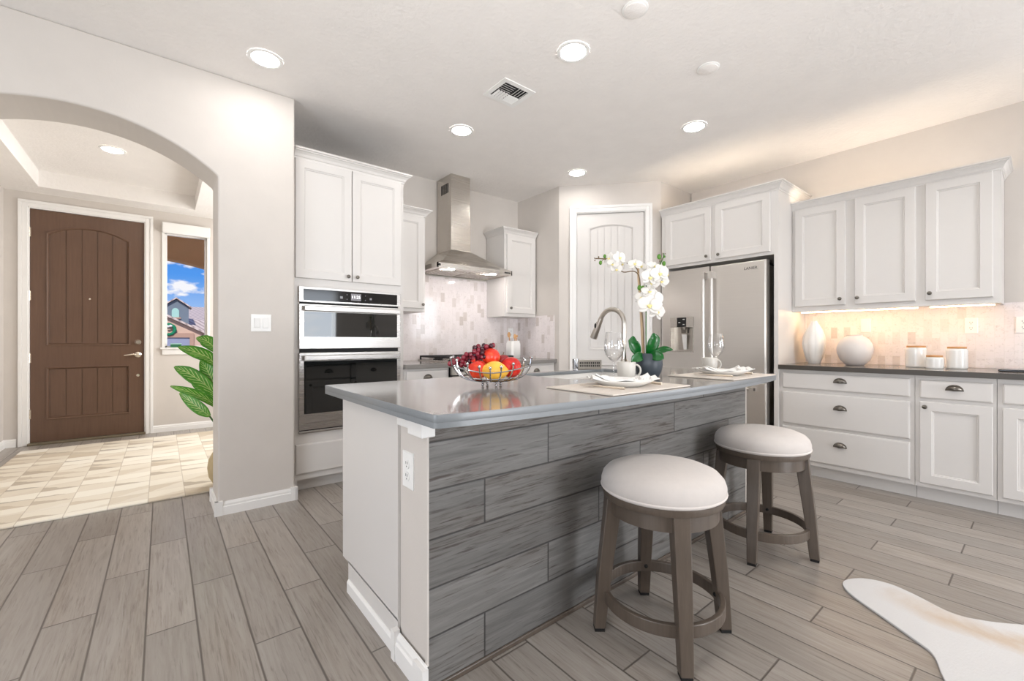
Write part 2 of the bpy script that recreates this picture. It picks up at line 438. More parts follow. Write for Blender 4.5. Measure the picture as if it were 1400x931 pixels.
class MB:
    def __init__(s, mat=None):
        s.bm = bmesh.new(); s.M = mat or Matrix.Identity(4); s.uvs = {}

    def v(s, *p):
        return s.bm.verts.new(s.M @ Vector(p))

    def f(s, vs):
        try: return s.bm.faces.new(vs)
        except ValueError: return None

    def box(s, x0, x1, y0, y1, z0, z1):
        a = [s.v(x, y, z) for z in (z0, z1) for x, y in ((x0, y0), (x1, y0), (x1, y1), (x0, y1))]
        for q in ((3, 2, 1, 0), (4, 5, 6, 7), (0, 1, 5, 4), (1, 2, 6, 5), (2, 3, 7, 6), (3, 0, 4, 7)): s.f([a[i] for i in q])
        return s

    def loft(s, rings, cap0=True, cap1=True, closed=True):
        rs = [[s.v(*p) for p in r] for r in rings]
        n = len(rs[0])
        for a, b in zip(rs, rs[1:]):
            for i in range(n if closed else n - 1):
                j = (i + 1) % n
                s.f([a[i], a[j], b[j], b[i]])
        if cap0 and closed: s.f(list(reversed(rs[0])))
        if cap1 and closed: s.f(rs[-1])
        return s

    def lathe(s, prof, c=(0, 0, 0), seg=32, axis='z', cap=True, wob=None):
        """prof: list of (radius, height)"""
        rings = []
        for r, h in prof:
            ring = []
            for i in range(seg):
                t = 2 * PI * i / seg
                rr = max(r, 1e-5) * (wob(t, h) if wob else 1.0)
                x, y = rr * math.cos(t), rr * math.sin(t)
                q = {'z': (x, y, h), 'y': (x, h, y), 'x': (h, x, y)}[axis]
                ring.append((c[0] + q[0], c[1] + q[1], c[2] + q[2]))
            rings.append(ring)
        return s.loft(rings, cap, cap)

    def cyl(s, c, r, h, seg=24, axis='z', r2=None):
        return s.lathe([(r, 0), (r2 if r2 is not None else r, h)], c, seg, axis)

    def sphere(s, c, r, seg=16, sc=(1, 1, 1), rot=None):
        rings = []
        n = max(6, seg // 2)
        for k in range(n + 1):
            ph = -PI / 2 + PI * k / n
            rr = max(math.cos(ph), 0.002)
            ring = []
            for i in range(seg):
                t = 2 * PI * i / seg
                q = Vector((r * sc[0] * rr * math.cos(t), r * sc[1] * rr * math.sin(t), r * sc[2] * math.sin(ph)))
                if rot: q = rot @ q
                ring.append((c[0] + q.x, c[1] + q.y, c[2] + q.z))
            rings.append(ring)
        return s.loft(rings)

    def tube(s, pts, r, seg=8, closed=False, cap=True):
        P = [Vector(p) for p in pts]; n = len(P)
        rad = r if isinstance(r, (list, tuple)) else [r] * n
        rings = []; up = None
        for i in range(n):
            a = P[i - 1] if (i > 0 or closed) else P[i]
            b = P[(i + 1) % n] if (i < n - 1 or closed) else P[i]
            t = (b - a).normalized() if (b - a).length > 1e-9 else Vector((0, 0, 1))
            if up is None:
                up = Vector((0, 0, 1)) if abs(t.z) < 0.9 else Vector((1, 0, 0))
            side = t.cross(up)
            if side.length < 1e-6: side = t.orthogonal()
            side.normalize(); up = side.cross(t).normalized()
            rings.append([tuple(P[i] + rad[i] * (math.cos(2 * PI * k / seg) * side + math.sin(2 * PI * k / seg) * up)) for k in range(seg)])
        if closed: rings.append(rings[0])
        return s.loft(rings, cap and not closed, cap and not closed)

    def band(s, c, r0, r1, z0, z1, seg=48):
        ring = []
        for i in range(seg + 1):
            t = 2 * PI * i / seg; co, si = math.cos(t), math.sin(t)
            ring.append([(c[0] + r * co, c[1] + r * si, z) for r, z in ((r0, z0), (r1, z0), (r1, z1), (r0, z1))])
        return s.loft(ring, False, False)

    def prism(s, poly, z0, z1):
        a = [s.v(x, y, z0) for x, y in poly]; b = [s.v(x, y, z1) for x, y in poly]
        n = len(poly)
        for i in range(n): s.f([a[i], a[(i + 1) % n], b[(i + 1) % n], b[i]])
        s.f(list(reversed(a))); s.f(b)
        return s

    def grid(s, fn, nu, nv, uv=False):
        g = [[s.v(*fn(i / nu, j / nv)) for j in range(nv + 1)] for i in range(nu + 1)]
        for i in range(nu):
            for j in range(nv):
                f = s.f([g[i][j], g[i + 1][j], g[i + 1][j + 1], g[i][j + 1]])
                if uv and f: s.uvs[f] = [(i / nu, j / nv), ((i + 1) / nu, j / nv), ((i + 1) / nu, (j + 1) / nv), (i / nu, (j + 1) / nv)]
        return s

    def build(s, name, mat, parent=None, smooth=False, bevel=0.0, seg=2, solid=0.0, loc=None, sub=0, weld=False):
        bm = s.bm
        if weld: bmesh.ops.remove_doubles(bm, verts=bm.verts, dist=1e-5)
        if s.uvs:
            lay = bm.loops.layers.uv.new('uv')
            for f, co in s.uvs.items():
                for lp, c in zip(f.loops, co): lp[lay].uv = c
        else:
            bmesh.ops.recalc_face_normals(bm, faces=bm.faces)
        base = Vector((0, 0, 0))
        if parent is not None: base = Vector(BASE.get(parent.name, (0, 0, 0)))
        elif loc is not None: base = Vector(loc)
        if base.length > 0: bmesh.ops.translate(bm, verts=bm.verts, vec=-base)
        me = bpy.data.meshes.new(name); bm.to_mesh(me); bm.free()
        if smooth:
            for p in me.polygons: p.use_smooth = True
            try: me.set_sharp_from_angle(angle=math.radians(38))
            except Exception: pass
        o = bpy.data.objects.new(name, me); COL.objects.link(o)
        me.materials.append(M[mat] if isinstance(mat, str) else mat)
        if parent is not None:
            o.parent = parent; BASE[o.name] = tuple(base)
        else:
            o.location = base; BASE[o.name] = tuple(base)
        if solid:
            md = o.modifiers.new('thickness', 'SOLIDIFY'); md.thickness = solid; md.offset = 0
        if bevel:
            md = o.modifiers.new('edge', 'BEVEL'); md.width = bevel; md.segments = seg; md.limit_method = 'ANGLE'; md.angle_limit = math.radians(40)
            md.harden_normals = False
        if sub:
            md = o.modifiers.new('smooth', 'SUBSURF'); md.levels = sub; md.render_levels = sub
        return o


def tag(o, label=None, cat=None, group=None, kind=None):
    if label: o['label'] = label
    if cat: o['category'] = cat
    if group: o['group'] = group
    if kind: o['kind'] = kind
    return o


def struct(mb, name, mat, label=None, **kw):
    return tag(mb.build(name, mat, **kw), label=label, kind='structure')


def thing(name, label, cat, loc=(0, 0, 0), group=None):
    o = bpy.data.objects.new(name, None); COL.objects.link(o); o.location = loc
    o.empty_display_size = 0.05
    BASE[o.name] = tuple(loc)
    return tag(o, label, cat, group)


def copy_tree(o, parent=None):
    c = o.copy(); COL.objects.link(c)
    if parent is not None: c.parent = parent
    BASE[c.name] = BASE.get(o.name, (0, 0, 0))
    for ch in [x for x in COL.objects if x.parent == o]: copy_tree(ch, c)
    return c


def text(body, size, Mx, name, mat, parent, depth=0.0006):
    cu = bpy.data.curves.new('t', 'FONT'); cu.body = body; cu.size = size; cu.align_x = 'CENTER'; cu.align_y = 'CENTER'; cu.extrude = depth
    to = bpy.data.objects.new('t', cu); COL.objects.link(to)
    dg = bpy.context.evaluated_depsgraph_get(); me = bpy.data.meshes.new_from_object(to.evaluated_get(dg))
    bpy.data.objects.remove(to); bpy.data.curves.remove(cu)
    me.transform(Mx); base = Vector(BASE.get(parent.name, (0, 0, 0))); me.transform(Matrix.Translation(-base))
    me.name = name; me.materials.clear(); me.materials.append(M[mat])
    o = bpy.data.objects.new(name, me); COL.objects.link(o); o.parent = parent; BASE[o.name] = tuple(base)
    return o


def frame(origin, u, n):
    """local (a, n, z) -> world; a along the wall, n out of the wall"""
    u = Vector(u).normalized(); n = Vector(n).normalized()
    return Matrix(((u.x, n.x, 0, origin[0]), (u.y, n.y, 0, origin[1]), (0, 0, 1, origin[2]), (0, 0, 0, 1)))


def back(y): return frame((0, y, 0), (1, 0, 0), (0, -1, 0))        # faces the camera side, a = X
def right(x): return frame((x, 0, 0), (0, -1, 0), (-1, 0, 0))      # a = -Y


def rect(a0, a1, z0, z1, i, n): return [(a0 + i, n, z0 + i), (a1 - i, n, z0 + i), (a1 - i, n, z1 - i), (a0 + i, n, z1 - i)]


def shaker(mb, a0, a1, z0, z1, th=0.02, fr=0.06):
    mb.loft([rect(a0, a1, z0, z1, 0, 0), rect(a0, a1, z0, z1, 0, th - 0.004), rect(a0, a1, z0, z1, 0.004, th), rect(a0, a1, z0, z1, fr, th),
             rect(a0, a1, z0, z1, fr + 0.004, th - 0.005), rect(a0, a1, z0, z1, fr + 0.010, th - 0.006), rect(a0, a1, z0, z1, fr + 0.012, th - 0.012)])


def slab(mb, a0, a1, z0, z1, th=0.02):
    mb.loft([rect(a0, a1, z0, z1, 0, 0), rect(a0, a1, z0, z1, 0, th - 0.008), rect(a0, a1, z0, z1, 0.004, th - 0.002), rect(a0, a1, z0, z1, 0.010, th)])


def knob(Mx, a, n, z, parent, mat='pewter'):
    mb = MB(Mx @ Matrix.Translation((a, n, z)))
    mb.lathe([(0.005, 0), (0.005, 0.010), (0.011, 0.014), (0.0145, 0.020), (0.0135, 0.026), (0.008, 0.030), (0.001, 0.031)], (0, 0, 0), 18, 'y')
    return mb.build('knob', mat, parent, smooth=True)


def cup_pull(Mx, a, n, z, parent, w=0.04):
    mb = MB(Mx @ Matrix.Translation((a, n, z)))
    nu, nv = 16, 6
    rows = []
    for j in range(nv + 1):
        ph = PI / 2 * j / nv
        rows.append([(w * math.cos(PI * i / nu) * (1.0 if j == 0 else math.cos(ph) ** 0.35 if j < nv else 0.25), 0.026 * math.sin(PI * i / nu) ** 0.6 * math.sin(ph) + 0.001, 0.036 * math.sin(PI * i / nu) * math.cos(ph) ** 0.7 - 0.012) for i in range(nu + 1)])
    mb.loft(rows, False, False, closed=False)
    # rim flange on the drawer face
    mb.tube([(w * 1.04 * math.cos(PI * i / nu), 0.002, 0.038 * math.sin(PI * i / nu) - 0.012) for i in range(nu + 1)], 0.0025, 6)
    return mb.build('cup_pull', 'pewter', parent, smooth=True, solid=0.002)


def crown(mb, a0, a1, z0, proj=0.055, h=0.075, depth=0.35, left=True, right_=True):
    """cove moulding round the top of a cabinet; local frame, n=0 is the cabinet face"""
    prof = [(0.0, 0.0), (0.006, 0.002), (0.008, 0.014), (0.014, 0.018), (0.022, 0.034), (0.036, 0.050), (0.044, 0.054), (0.044, 0.060), (0.055, 0.064), (0.055, 0.075)]
    rings = []
    for o, z in prof:
        o *= proj / 0.055; z *= h / 0.075
        l = a0 - (o if left else 0); r = a1 + (o if right_ else 0)
        rings.append([(l, -depth, z0 + z), (l, o, z0 + z), (r, o, z0 + z), (r, -depth, z0 + z)])
    for d, z in ((0.012, h), (proj + 0.002, 0.008)):       # the top is a shallow open tray
        l = a0 - (proj if left else 0) + d; r = a1 + (proj if right_ else 0) - d
        rings.append([(l, -depth + 0.012, z0 + z), (l, proj - d, z0 + z), (r, proj - d, z0 + z), (r, -depth + 0.012, z0 + z)])
    mb.loft(rings)


# ------------------------------------------------------------------ room shell
CEIL = 2.823
XW = 4.76           # right wall of the kitchen
YB = 4.10           # back wall of the kitchen
YA0, YA1 = 3.33, 3.67   # arched wall
YD = 6.81           # front door wall

mb = MB(); mb.box(-3.3, 8.3, -4.2, 6.85, -0.1, 0.0)
struct(mb, 'floor', 'floor_planks')

mb = MB(); mb.prism([(-3.3, -4.2), (8.3, -4.2), (8.3, 2.0), (4.95, 2.0), (4.95, 4.25), (0.65, 4.25), (0.65, 3.6), (-3.3, 3.6)], CEIL, CEIL + 0.12)
struct(mb, 'ceiling', 'ceiling_paint')

# arched wall between kitchen and foyer
AX0, AX1, AXC, ZS, ZT = -1.0, 0.277, -0.36, 2.172, 2.412
hw = AX1 - AXC; sag = ZT - ZS; R = (hw * hw + sag * sag) / (2 * sag)
arc = []
for k in range(33):
    x = AX1 + (AX0 - AX1) * k / 32
    arc.append((x, ZT - R + math.sqrt(max(R * R - (x - AXC) ** 2, 0))))
poly = [(-3.3, 0.0), (AX0, 0.0)] + list(reversed(arc)) + [(AX1, 0.0), (0.727, 0.0), (0.727, CEIL), (-3.3, CEIL)]
mb = MB(Matrix(((1, 0, 0, 0), (0, 0, 1, 0), (0, 1, 0, 0), (0, 0, 0, 1)))); mb.prism(poly, YA0, YA1)
struct(mb, 'wall_arch', 'wall_paint', bevel=0.012, seg=3)

mb = MB()
mb.box(0.60, 3.55, YB, 4.22, 0, CEIL)
struct(mb, 'wall_back', 'wall_paint')
mb = MB(); mb.box(0.60, 0.735, 3.672, YB - 0.001, 0, CEIL)
struct(mb, 'wall_oven_side', 'wall_paint')

# pantry corner: left return, diagonal with a door recess, right return
D0 = Vector((3.41, 3.385)); D1 = Vector((4.147, 2.592)); DU = (D1 - D0).normalized(); DN = Vector((DU.y, -DU.x))
if DN.dot(Vector((-1, -1))) < 0: DN = -DN
PS0, PS1, PZ = 0.185, 0.925, 2.522
def dpt(s, n): q = D0 + DU * s + DN * n; return (q.x, q.y)
mb = MB()
mb.prism([(3.41, 4.25), (3.41, 3.385), dpt(PS0, 0), dpt(PS0, -0.09), dpt(PS1, -0.09), dpt(PS1, 0), (4.147, 2.592), (4.9, 2.592), (4.9, 4.25)], 0, PZ)
mb.prism([(3.41, 4.25), (3.41, 3.385), (4.147, 2.592), (4.9, 2.592), (4.9, 4.25)], PZ, CEIL)
struct(mb, 'wall_pantry', 'wall_paint')

mb = MB(); mb.box(XW, 4.90, -0.36, 2.58, 0, CEIL); mb.box(4.901, 8.3, -0.36, -0.24, 0, CEIL)
struct(mb, 'wall_right', 'wall_paint')

# front door wall with door and sidelight openings
DX0, DX1, DZ = -1.108, -0.153, 2.545
WX0, WX1, WZ0, WZ1 = 0.028, 0.452, 1.03, 2.455
mb = MB()
for b in ((-1.6, DX0, 0, 2.95), (DX0, DX1, DZ, 2.95), (DX1, WX0, 0, 2.95), (WX0, WX1, 0, WZ0), (WX0, WX1, WZ1, 2.95), (WX1, 2.1, 0, 2.95)):
    mb.box(b[0], b[1], YD, YD + 0.14, b[2], b[3])
struct(mb, 'wall_front', 'wall_paint', weld=True)
mb = MB(); mb.box(-1.42, -1.28, 3.6, 6.9, 0, 2.95)
struct(mb, 'wall_foyer_left', 'wall_paint')
mb = MB()
for b in ((3.9 + 0.3, 4.7, 0, 2.95), (4.7, 6.3, 0, 0.9), (4.7, 6.3, 2.5, 2.95), (6.3, 6.9, 0, 2.95)):
    mb.box(1.9, 2.02, b[0], b[1], b[2], b[3])
struct(mb, 'wall_foyer_right', 'wall_paint')

# foyer ceiling: low border and raised tray
mb = MB()
ZL, ZH = 2.70, 2.868
TX0, TX1, TY0, TY1 = -0.985, 0.312, 4.15, 6.50
for b in ((-1.4, TX0, 3.6, 6.9), (TX1, 0.64, 3.6, 4.23), (TX1, 2.0, 4.23, 6.9), (TX0, TX1, 3.6, TY0), (TX0, TX1, TY1, 6.9)):
    mb.box(b[0], b[1], b[2], b[3], ZL, ZH)
mb.box(-1.4, 0.64, 3.6, 4.23, ZH, 2.95); mb.box(-1.4, 2.0, 4.23, 6.9, ZH, 2.95)
struct(mb, 'ceiling_foyer', 'ceiling_paint')

# the rest of the great room behind the camera, with glazed openings
mb = MB()
for b in ((-3.3, 1.7, 0, CEIL), (1.7, 3.3, 2.4, CEIL), (3.3, 6.0, 0, CEIL), (6.0, 7.4, 0, 1.15), (6.0, 7.4, 2.45, CEIL), (7.4, 8.3, 0, CEIL)): mb.box(b[0], b[1], -4.2, -4.08, b[2], b[3])
struct(mb, 'wall_rear', 'wall_paint')
mb = MB()
for b in ((-4.2, -1.1, 0, CEIL), (-1.1, 1.5, 0, 0.5), (-1.1, 1.5, 2.5, CEIL), (1.5, 3.7, 0, CEIL)): mb.box(-3.3, -3.18, b[0], b[1], b[2], b[3])  # opening placed to suit the added fill lamp on this side
struct(mb, 'wall_left', 'wall_paint')
mb = MB()
for b in ((-4.2, -3.7, 0, CEIL), (-3.7, -1.0, 0, 0.5), (-3.7, -1.0, 2.5, CEIL), (-1.0, 2.0, 0, CEIL)): mb.box(8.18, 8.3, b[0], b[1], b[2], b[3])
struct(mb, 'wall_nook', 'wall_paint')
mb = MB()
for x in (1.7, 2.46, 3.22): mb.box(x, x + 0.08, -4.15, -4.09, 0, 2.4)
mb.box(1.78, 3.22, -4.15, -4.09, 2.32, 2.4); mb.box(1.78, 3.22, -4.15, -4.09, 0, 0.08)
struct(mb, 'door_3', 'white_trim')


def base_profile(mb, a0, a1, h=0.085, t=0.015):
    mb.loft([[(a, 0, 0), (a, t, 0), (a, t, h * 0.62), (a, t * 0.72, h * 0.68), (a, t * 0.72, h * 0.82), (a, t * 0.3, h), (a, 0, h)] for a in (a0, a1)])


mb = MB(back(YA0)); base_profile(mb, 0.277, 0.727); mb.box(0.262, 0.302, 0.0, 0.019, 0, 0.092); mb.box(0.70, 0.743, 0.0, 0.019, 0, 0.092)
mb.M = frame((AX1, 0, 0), (0, 1, 0), (-1, 0, 0)); base_profile(mb, YA0, YA1); mb.box(YA0 - 0.019, YA0 + 0.02, 0, 0.019, 0, 0.092); mb.box(YA1 - 0.02, YA1 + 0.01, 0, 0.019, 0, 0.092)
mb.M = frame((0.727, 0, 0), (0, 1, 0), (1, 0, 0)); mb.box(YA0 - 0.019, YA0 + 0.09, 0, 0.015, 0, 0.088)
struct(mb, 'baseboard_arch', 'white_trim')
mb = MB(back(YD)); base_profile(mb, -0.09, 1.9); base_profile(mb, -1.28, -1.19)
struct(mb, 'baseboard_front', 'white_trim')
mb = MB(frame((-1.28, 0, 0), (0, 1, 0), (1, 0, 0))); base_profile(mb, 3.67, 6.81)
struct(mb, 'baseboard_left', 'white_trim')


def casing(mb, a0, a1, z1, w=0.075, t=0.02):
    """flat door casing with a stepped edge on three sides of an opening"""
    e = 0.028; zt = z1 + w
    mb.box(a0 - w + e, a0, 0, t * 0.7, 0, zt - e); mb.box(a1, a1 + w - e, 0, t * 0.7, 0, zt - e); mb.box(a0, a1, 0, t * 0.7, z1, zt - e)
    mb.box(a0 - w, a0 - w + e, 0, t, 0, zt - e); mb.box(a1 + w - e, a1 + w, 0, t, 0, zt - e); mb.box(a0 - w, a1 + w, 0, t, zt - e, zt)


mb = MB(back(YD)); casing(mb, DX0, DX1, DZ, 0.07)
mb.box(DX0 - 0.002, DX0 + 0.012, -0.14, 0.002, 0, DZ); mb.box(DX1 - 0.012, DX1 + 0.002, -0.14, 0.002, 0, DZ); mb.box(DX0, DX1, -0.14, 0.002, DZ - 0.012, DZ + 0.002)
struct(mb, 'trim_1', 'white_trim', label='white casing round the brown front door', bevel=0.003)
PF = frame((D0.x, D0.y, 0), (DU.x, DU.y, 0), (DN.x, DN.y, 0))
mb = MB(PF); casing(mb, PS0, PS1, PZ, 0.068)
for a in (PS0 - 0.001, PS1 - 0.009): mb.box(a, a + 0.010, -0.09, 0.001, 0, PZ)
mb.box(PS0, PS1, -0.09, 0.001, PZ - 0.010, PZ + 0.001)
struct(mb, 'trim_2', 'white_trim', label='white casing round the pantry door', bevel=0.003)


def arch_outline(a0, a1, z0, z1, rise, i, n, k=14):
    a0 += i; a1 -= i; z0 += i; z1 -= i
    pts = [(a0, n, z0), (a1, n, z0)]
    h = (a1 - a0) / 2; c = (a0 + a1) / 2; R_ = (h * h + rise * rise) / (2 * rise) if rise > 1e-4 else None
    for j in range(k + 1):
        x = a1 + (a0 - a1) * j / k
        pts.append((x, n, z1 - rise + ((math.sqrt(max(R_ * R_ - (x - c) ** 2, 0)) - (R_ - rise)) if R_ else rise)))
    return pts


def panel_door(Mx, a0, a1, z0, z1, th, panels, nplank, parent, mat, groove):
    """slab with recessed panels (arched top allowed), plank grooves in each panel; front face at n=0"""
    mb = MB(Mx)
    p0, p1 = panels[0][0], panels[0][1]
    mb.box(a0, p0, -th, 0, z0, z1); mb.box(p1, a1, -th, 0, z0, z1)
    zs = z0
    for (q0, q1, pz0, pz1, rise) in panels:
        mb.box(p0, p1, -th, 0, zs, pz0)
        if rise > 0:
            top = arch_outline(p0, p1, pz0, pz1, rise, 0, 0)[2:]
            zt = z1 if (q0, q1, pz0, pz1, rise) == panels[-1] else pz1 + 0.001
            for (xa, _, za), (xb, _, zb) in zip(top, top[1:]):
                mb.loft([[(xb, n, zb), (xa, n, za), (xa, n, zt), (xb, n, zt)] for n in (-th, 0)])
            zs = zt
        else: zs = pz1
    if zs < z1 - 1e-4: mb.box(p0, p1, -th, 0, zs, z1)
    door = mb.build('slab', mat, parent)
    for (q0, q1, pz0, pz1, rise) in panels:
        mb = MB(Mx)
        # moulding ring
        mb.loft([arch_outline(q0, q1, pz0, pz1, rise, i, n) for i, n in ((-0.004, -0.02), (-0.004, 0.004), (0.004, 0.006), (0.012, 0.002), (0.020, -0.012), (0.030, -0.014))], True, False)
        w = (q1 - q0 - 0.05) / nplank
        c = (q0 + q1) / 2; h = (q1 - q0) / 2
        R_ = (h * h + rise * rise) / (2 * rise) if rise > 0 else 0
        def ztop(x): return pz1 - 0.02 - (rise - (math.sqrt(max(R_ * R_ - (x - c) ** 2, 0)) - (R_ - rise)) if rise > 0 else 0)
        for k in range(nplank):
            xa = q0 + 0.025 + w * k + groove; xb = xa + w - 2 * groove
            xs = [xa + (xb - xa) * t / 4 for t in range(5)]
            pts = [(xa, pz0 + 0.022), (xb, pz0 + 0.022)] + [(x, ztop(x)) for x in reversed(xs)]
            mb.loft([[(x, -th + 0.004, z) for x, z in pts], [(x, -0.009, z) for x, z in pts]])
        mb.loft([arch_outline(q0, q1, pz0, pz1, rise, 0.0, n) for n in (-th + 0.002, -0.0145)])
        mb.build('panel', mat, parent)
    return door


# front door (brown, five-plank panels)
dr = thing('door_1', 'brown wooden plank front door with an arched upper panel in the foyer', 'door', (-0.63, YD + 0.02, 0))
dr['kind'] = 'structure'
Mx = back(YD + 0.012)
panel_door(Mx, DX0 + 0.014, DX1 - 0.014, 0.028, DZ - 0.016, 0.045, [(-0.975, -0.295, 0.262, 0.828, 0.0), (-0.975, -0.295, 1.065, 2.39, 0.10)], 5, dr, 'front_door_wood', 0.0035)
mb = MB(Mx); mb.lathe([(0.030, 0), (0.030, 0.008), (0.022, 0.016), (0.020, 0.02), (0.001, 0.021)], (-0.222, 0, 1.10), 24, 'y'); mb.box(-0.228, -0.216, 0.02, 0.034, 1.083, 1.117)
mb.build('deadbolt', 'brass_nickel', dr, smooth=True)
mb = MB(Mx); mb.lathe([(0.032, 0), (0.032, 0.008), (0.020, 0.016), (0.013, 0.020), (0.013, 0.055), (0.001, 0.057)], (-0.222, 0, 0.952), 24, 'y')
mb.tube([(-0.222, 0.048, 0.952), (-0.26, 0.052, 0.958), (-0.30, 0.05, 0.952), (-0.345, 0.046, 0.946)], [0.012, 0.010, 0.008, 0.006])
mb.build('lever_handle', 'brass_nickel', dr, smooth=True)
mb = MB(Mx); mb.lathe([(0.016, 0), (0.016, 0.006), (0.001, 0.008)], (-0.222, 0, 0.706), 18, 'y'); mb.build('security_stud', 'brass_nickel', dr, smooth=True)
mb = MB(Mx); mb.lathe([(0.009, -0.012), (0.009, 0.0), (0.004, 0.002)], (-0.636, 0, 1.59), 14, 'y'); mb.build('peephole', 'brass_nickel', dr, smooth=True)
for z in (0.33, 0.93, 1.60, 2.28):
    mb = MB(Mx); mb.cyl((DX0 + 0.008, 0.006, z - 0.05), 0.008, 0.10, 10); mb.box(DX0 - 0.006, DX0 + 0.02, 0.0, 0.003, z - 0.05, z + 0.05)
    mb.build('hinge', 'brass_nickel', dr)
mb = MB(); mb.box(DX0, DX1, YD - 0.05, YD + 0.10, 0.0, 0.026)
struct(mb, 'trim_3', 'threshold_bronze', label='bronze sill under the front door', bevel=0.006)

# pantry door
pd = thing('door_2', 'white pantry door with an arched plank panel in the kitchen corner', 'door', (dpt(0.55, -0.03)[0], dpt(0.55, -0.03)[1], 0))
pd['kind'] = 'structure'
Mx = PF @ Matrix.Translation((0, -0.022, 0))
panel_door(Mx, PS0 + 0.012, PS1 - 0.012, 0.012, PZ - 0.014, 0.04, [(0.325, 0.805, 0.2, 0.86, 0.0), (0.325, 0.805, 1.02, 2.392, 0.04)], 6, pd, 'cabinet_white', 0.002)
for z in (0.25, 1.06, 1.67, 2.3):
    mb = MB(PF); mb.cyl((PS0 + 0.004, -0.012, z - 0.045), 0.007, 0.09, 10); mb.build('hinge', 'nickel', pd)
mb = MB(Mx); mb.lathe([(0.028, 0), (0.028, 0.006), (0.012, 0.012), (0.012, 0.03), (0.027, 0.042), (0.026, 0.058), (0.001, 0.064)], (0.862, 0, 0.93), 24, 'y'); mb.build('door_knob', 'nickel', pd, smooth=True)

# sidelight window
wn_ = thing('window_1', 'narrow sidelight window with a rolled shade beside the front door', 'window', (0.24, YD, WZ0))
wn_['kind'] = 'structure'
Mx = back(YD)
mb = MB(Mx)
for b in ((WX0, WX0 + 0.022, WZ0, WZ1), (WX1 - 0.022, WX1, WZ0, WZ1), (WX0, WX1, WZ0, WZ0 + 0.022), (WX0, WX1, WZ1 - 0.022, WZ1)):
    mb.box(b[0], b[1], -0.12, -0.05, b[2], b[3])
mb.build('window_frame', 'white_trim', wn_, bevel=0.003)
mb = MB(Mx); mb.box(WX0 + 0.02, WX1 - 0.02, -0.088, -0.083, WZ0 + 0.02, WZ1 - 0.02); mb.build('pane', 'glass_pane', wn_)
mb = MB(Mx); mb.box(-0.018, 0.50, -0.06, 0.035, 1.012, 1.034); mb.loft([rect(0.0, 0.482, 0.945, 1.012, 0.0, n) for n in (0, 0.016)]); mb.build('sill', 'white_trim', wn_, bevel=0.004)
mb = MB(Mx); mb.box(0.0, 0.482, 0.0, 0.07, 2.435, 2.565); mb.build('shade_cassette', 'white_trim', wn_, bevel=0.012, seg=3)
mb = MB(Mx)
for b in ((0.0, WX0), (WX1, WX1 + 0.03)): mb.box(b[0], b[1], 0, 0.012, 1.034, 2.44)
mb.build('casing', 'white_trim', wn_, bevel=0.002)

# ------------------------------------------------------------------ tall oven cabinet
FB = 3.45
Mb = back(FB)
tw = thing('tall_cabinet', 'tall white oven cabinet with two upper doors beside the arch', 'cabinet', (1.17, FB + 0.3, 0))
TW0, TW1 = 0.748, 1.60
mb = MB(Mb)
mb.box(TW0, TW0 + 0.02, -0.63, 0, 0, 2.46); mb.box(TW1 - 0.02, TW1, -0.63, 0, 0, 2.46); mb.box(TW0 + 0.02, TW1 - 0.02, -0.63, -0.60, 0, 2.46)
mb.box(TW0 + 0.02, TW1 - 0.02, -0.60, 0, 1.505, 2.46); mb.box(TW0 + 0.02, TW1 - 0.02, -0.60, 0, 0.095, 0.436)
mb.box(TW0 + 0.02, TW0 + 0.035, -0.6, 0, 0.436, 1.505); mb.box(TW1 - 0.048, TW1 - 0.02, -0.6, 0, 0.436, 1.505)
mb.build('carcass', 'cabinet_white', tw)
mb = MB(Mb); mb.box(TW0, TW1, -0.2, -0.07, 0, 0.095); mb.build('toe_kick', 'cabinet_white', tw)
for a0, a1, kx in ((0.754, 1.160, 1.128), (1.166, 1.572, 1.198)):
    mb = MB(Mb); shaker(mb, a0, a1, 1.58, 2.452); d = mb.build('door', 'cabinet_white', tw)
    knob(Mb, kx, 0.02, 1.618, d)
mb = MB(Mb); slab(mb, 0.756, 1.572, 0.140, 0.358); mb.build('drawer', 'cabinet_white', tw)
mb = MB(Mb); crown(mb, TW0, TW1, 2.452, 0.055, 0.075, 0.62, left=False); mb.build('crown_moulding', 'cabinet_white', tw)

ov = thing('built_in_oven', 'built-in stainless double wall oven in the tall white cabinet', 'oven', (1.16, FB, 0.43))
OX0, OX1 = 0.785, 1.550
mb = MB(Mb); mb.box(OX0, OX1, -0.55, 0.004, 0.432, 1.50); mb.build('body', 'dark_gap', ov)
mb = MB(Mb); mb.box(0.775, 1.56, 0.004, 0.03, 1.403, 1.518); mb.build('control_panel', 'steel_oven', ov, bevel=0.002)
mb = MB(Mb); mb.box(0.806, 1.530, 0.028, 0.033, 1.416, 1.50); cp = mb.build('control_glass', 'black_glossy', ov)
mb = MB(Mb); mb.box(1.148, 1.226, 0.033, 0.0345, 1.432, 1.486); ds = mb.build('display', 'screen_glow', cp)
RX = Matrix(((1, 0, 0, 0), (0, 0, -1, 0), (0, 1, 0, 0), (0, 0, 0, 1)))      # text upright, facing -Y
text('11:25', 0.032, Matrix.Translation((1.187, FB - 0.0352, 1.459)) @ RX, 'clock_digits', 'screen_text', cp)
for x, z, w in ((1.075, 1.452, 0.010), (1.118, 1.475, 0.003), (1.118, 1.44, 0.003), (1.262, 1.475, 0.003), (1.262, 1.44, 0.003), (1.305, 1.452, 0.009)):
    mb = MB(Mb); mb.box(x - w, x + w, 0.033, 0.0338, z - w * 0.9, z + w * 0.9); mb.build('touch_icon', 'screen_glow', cp)
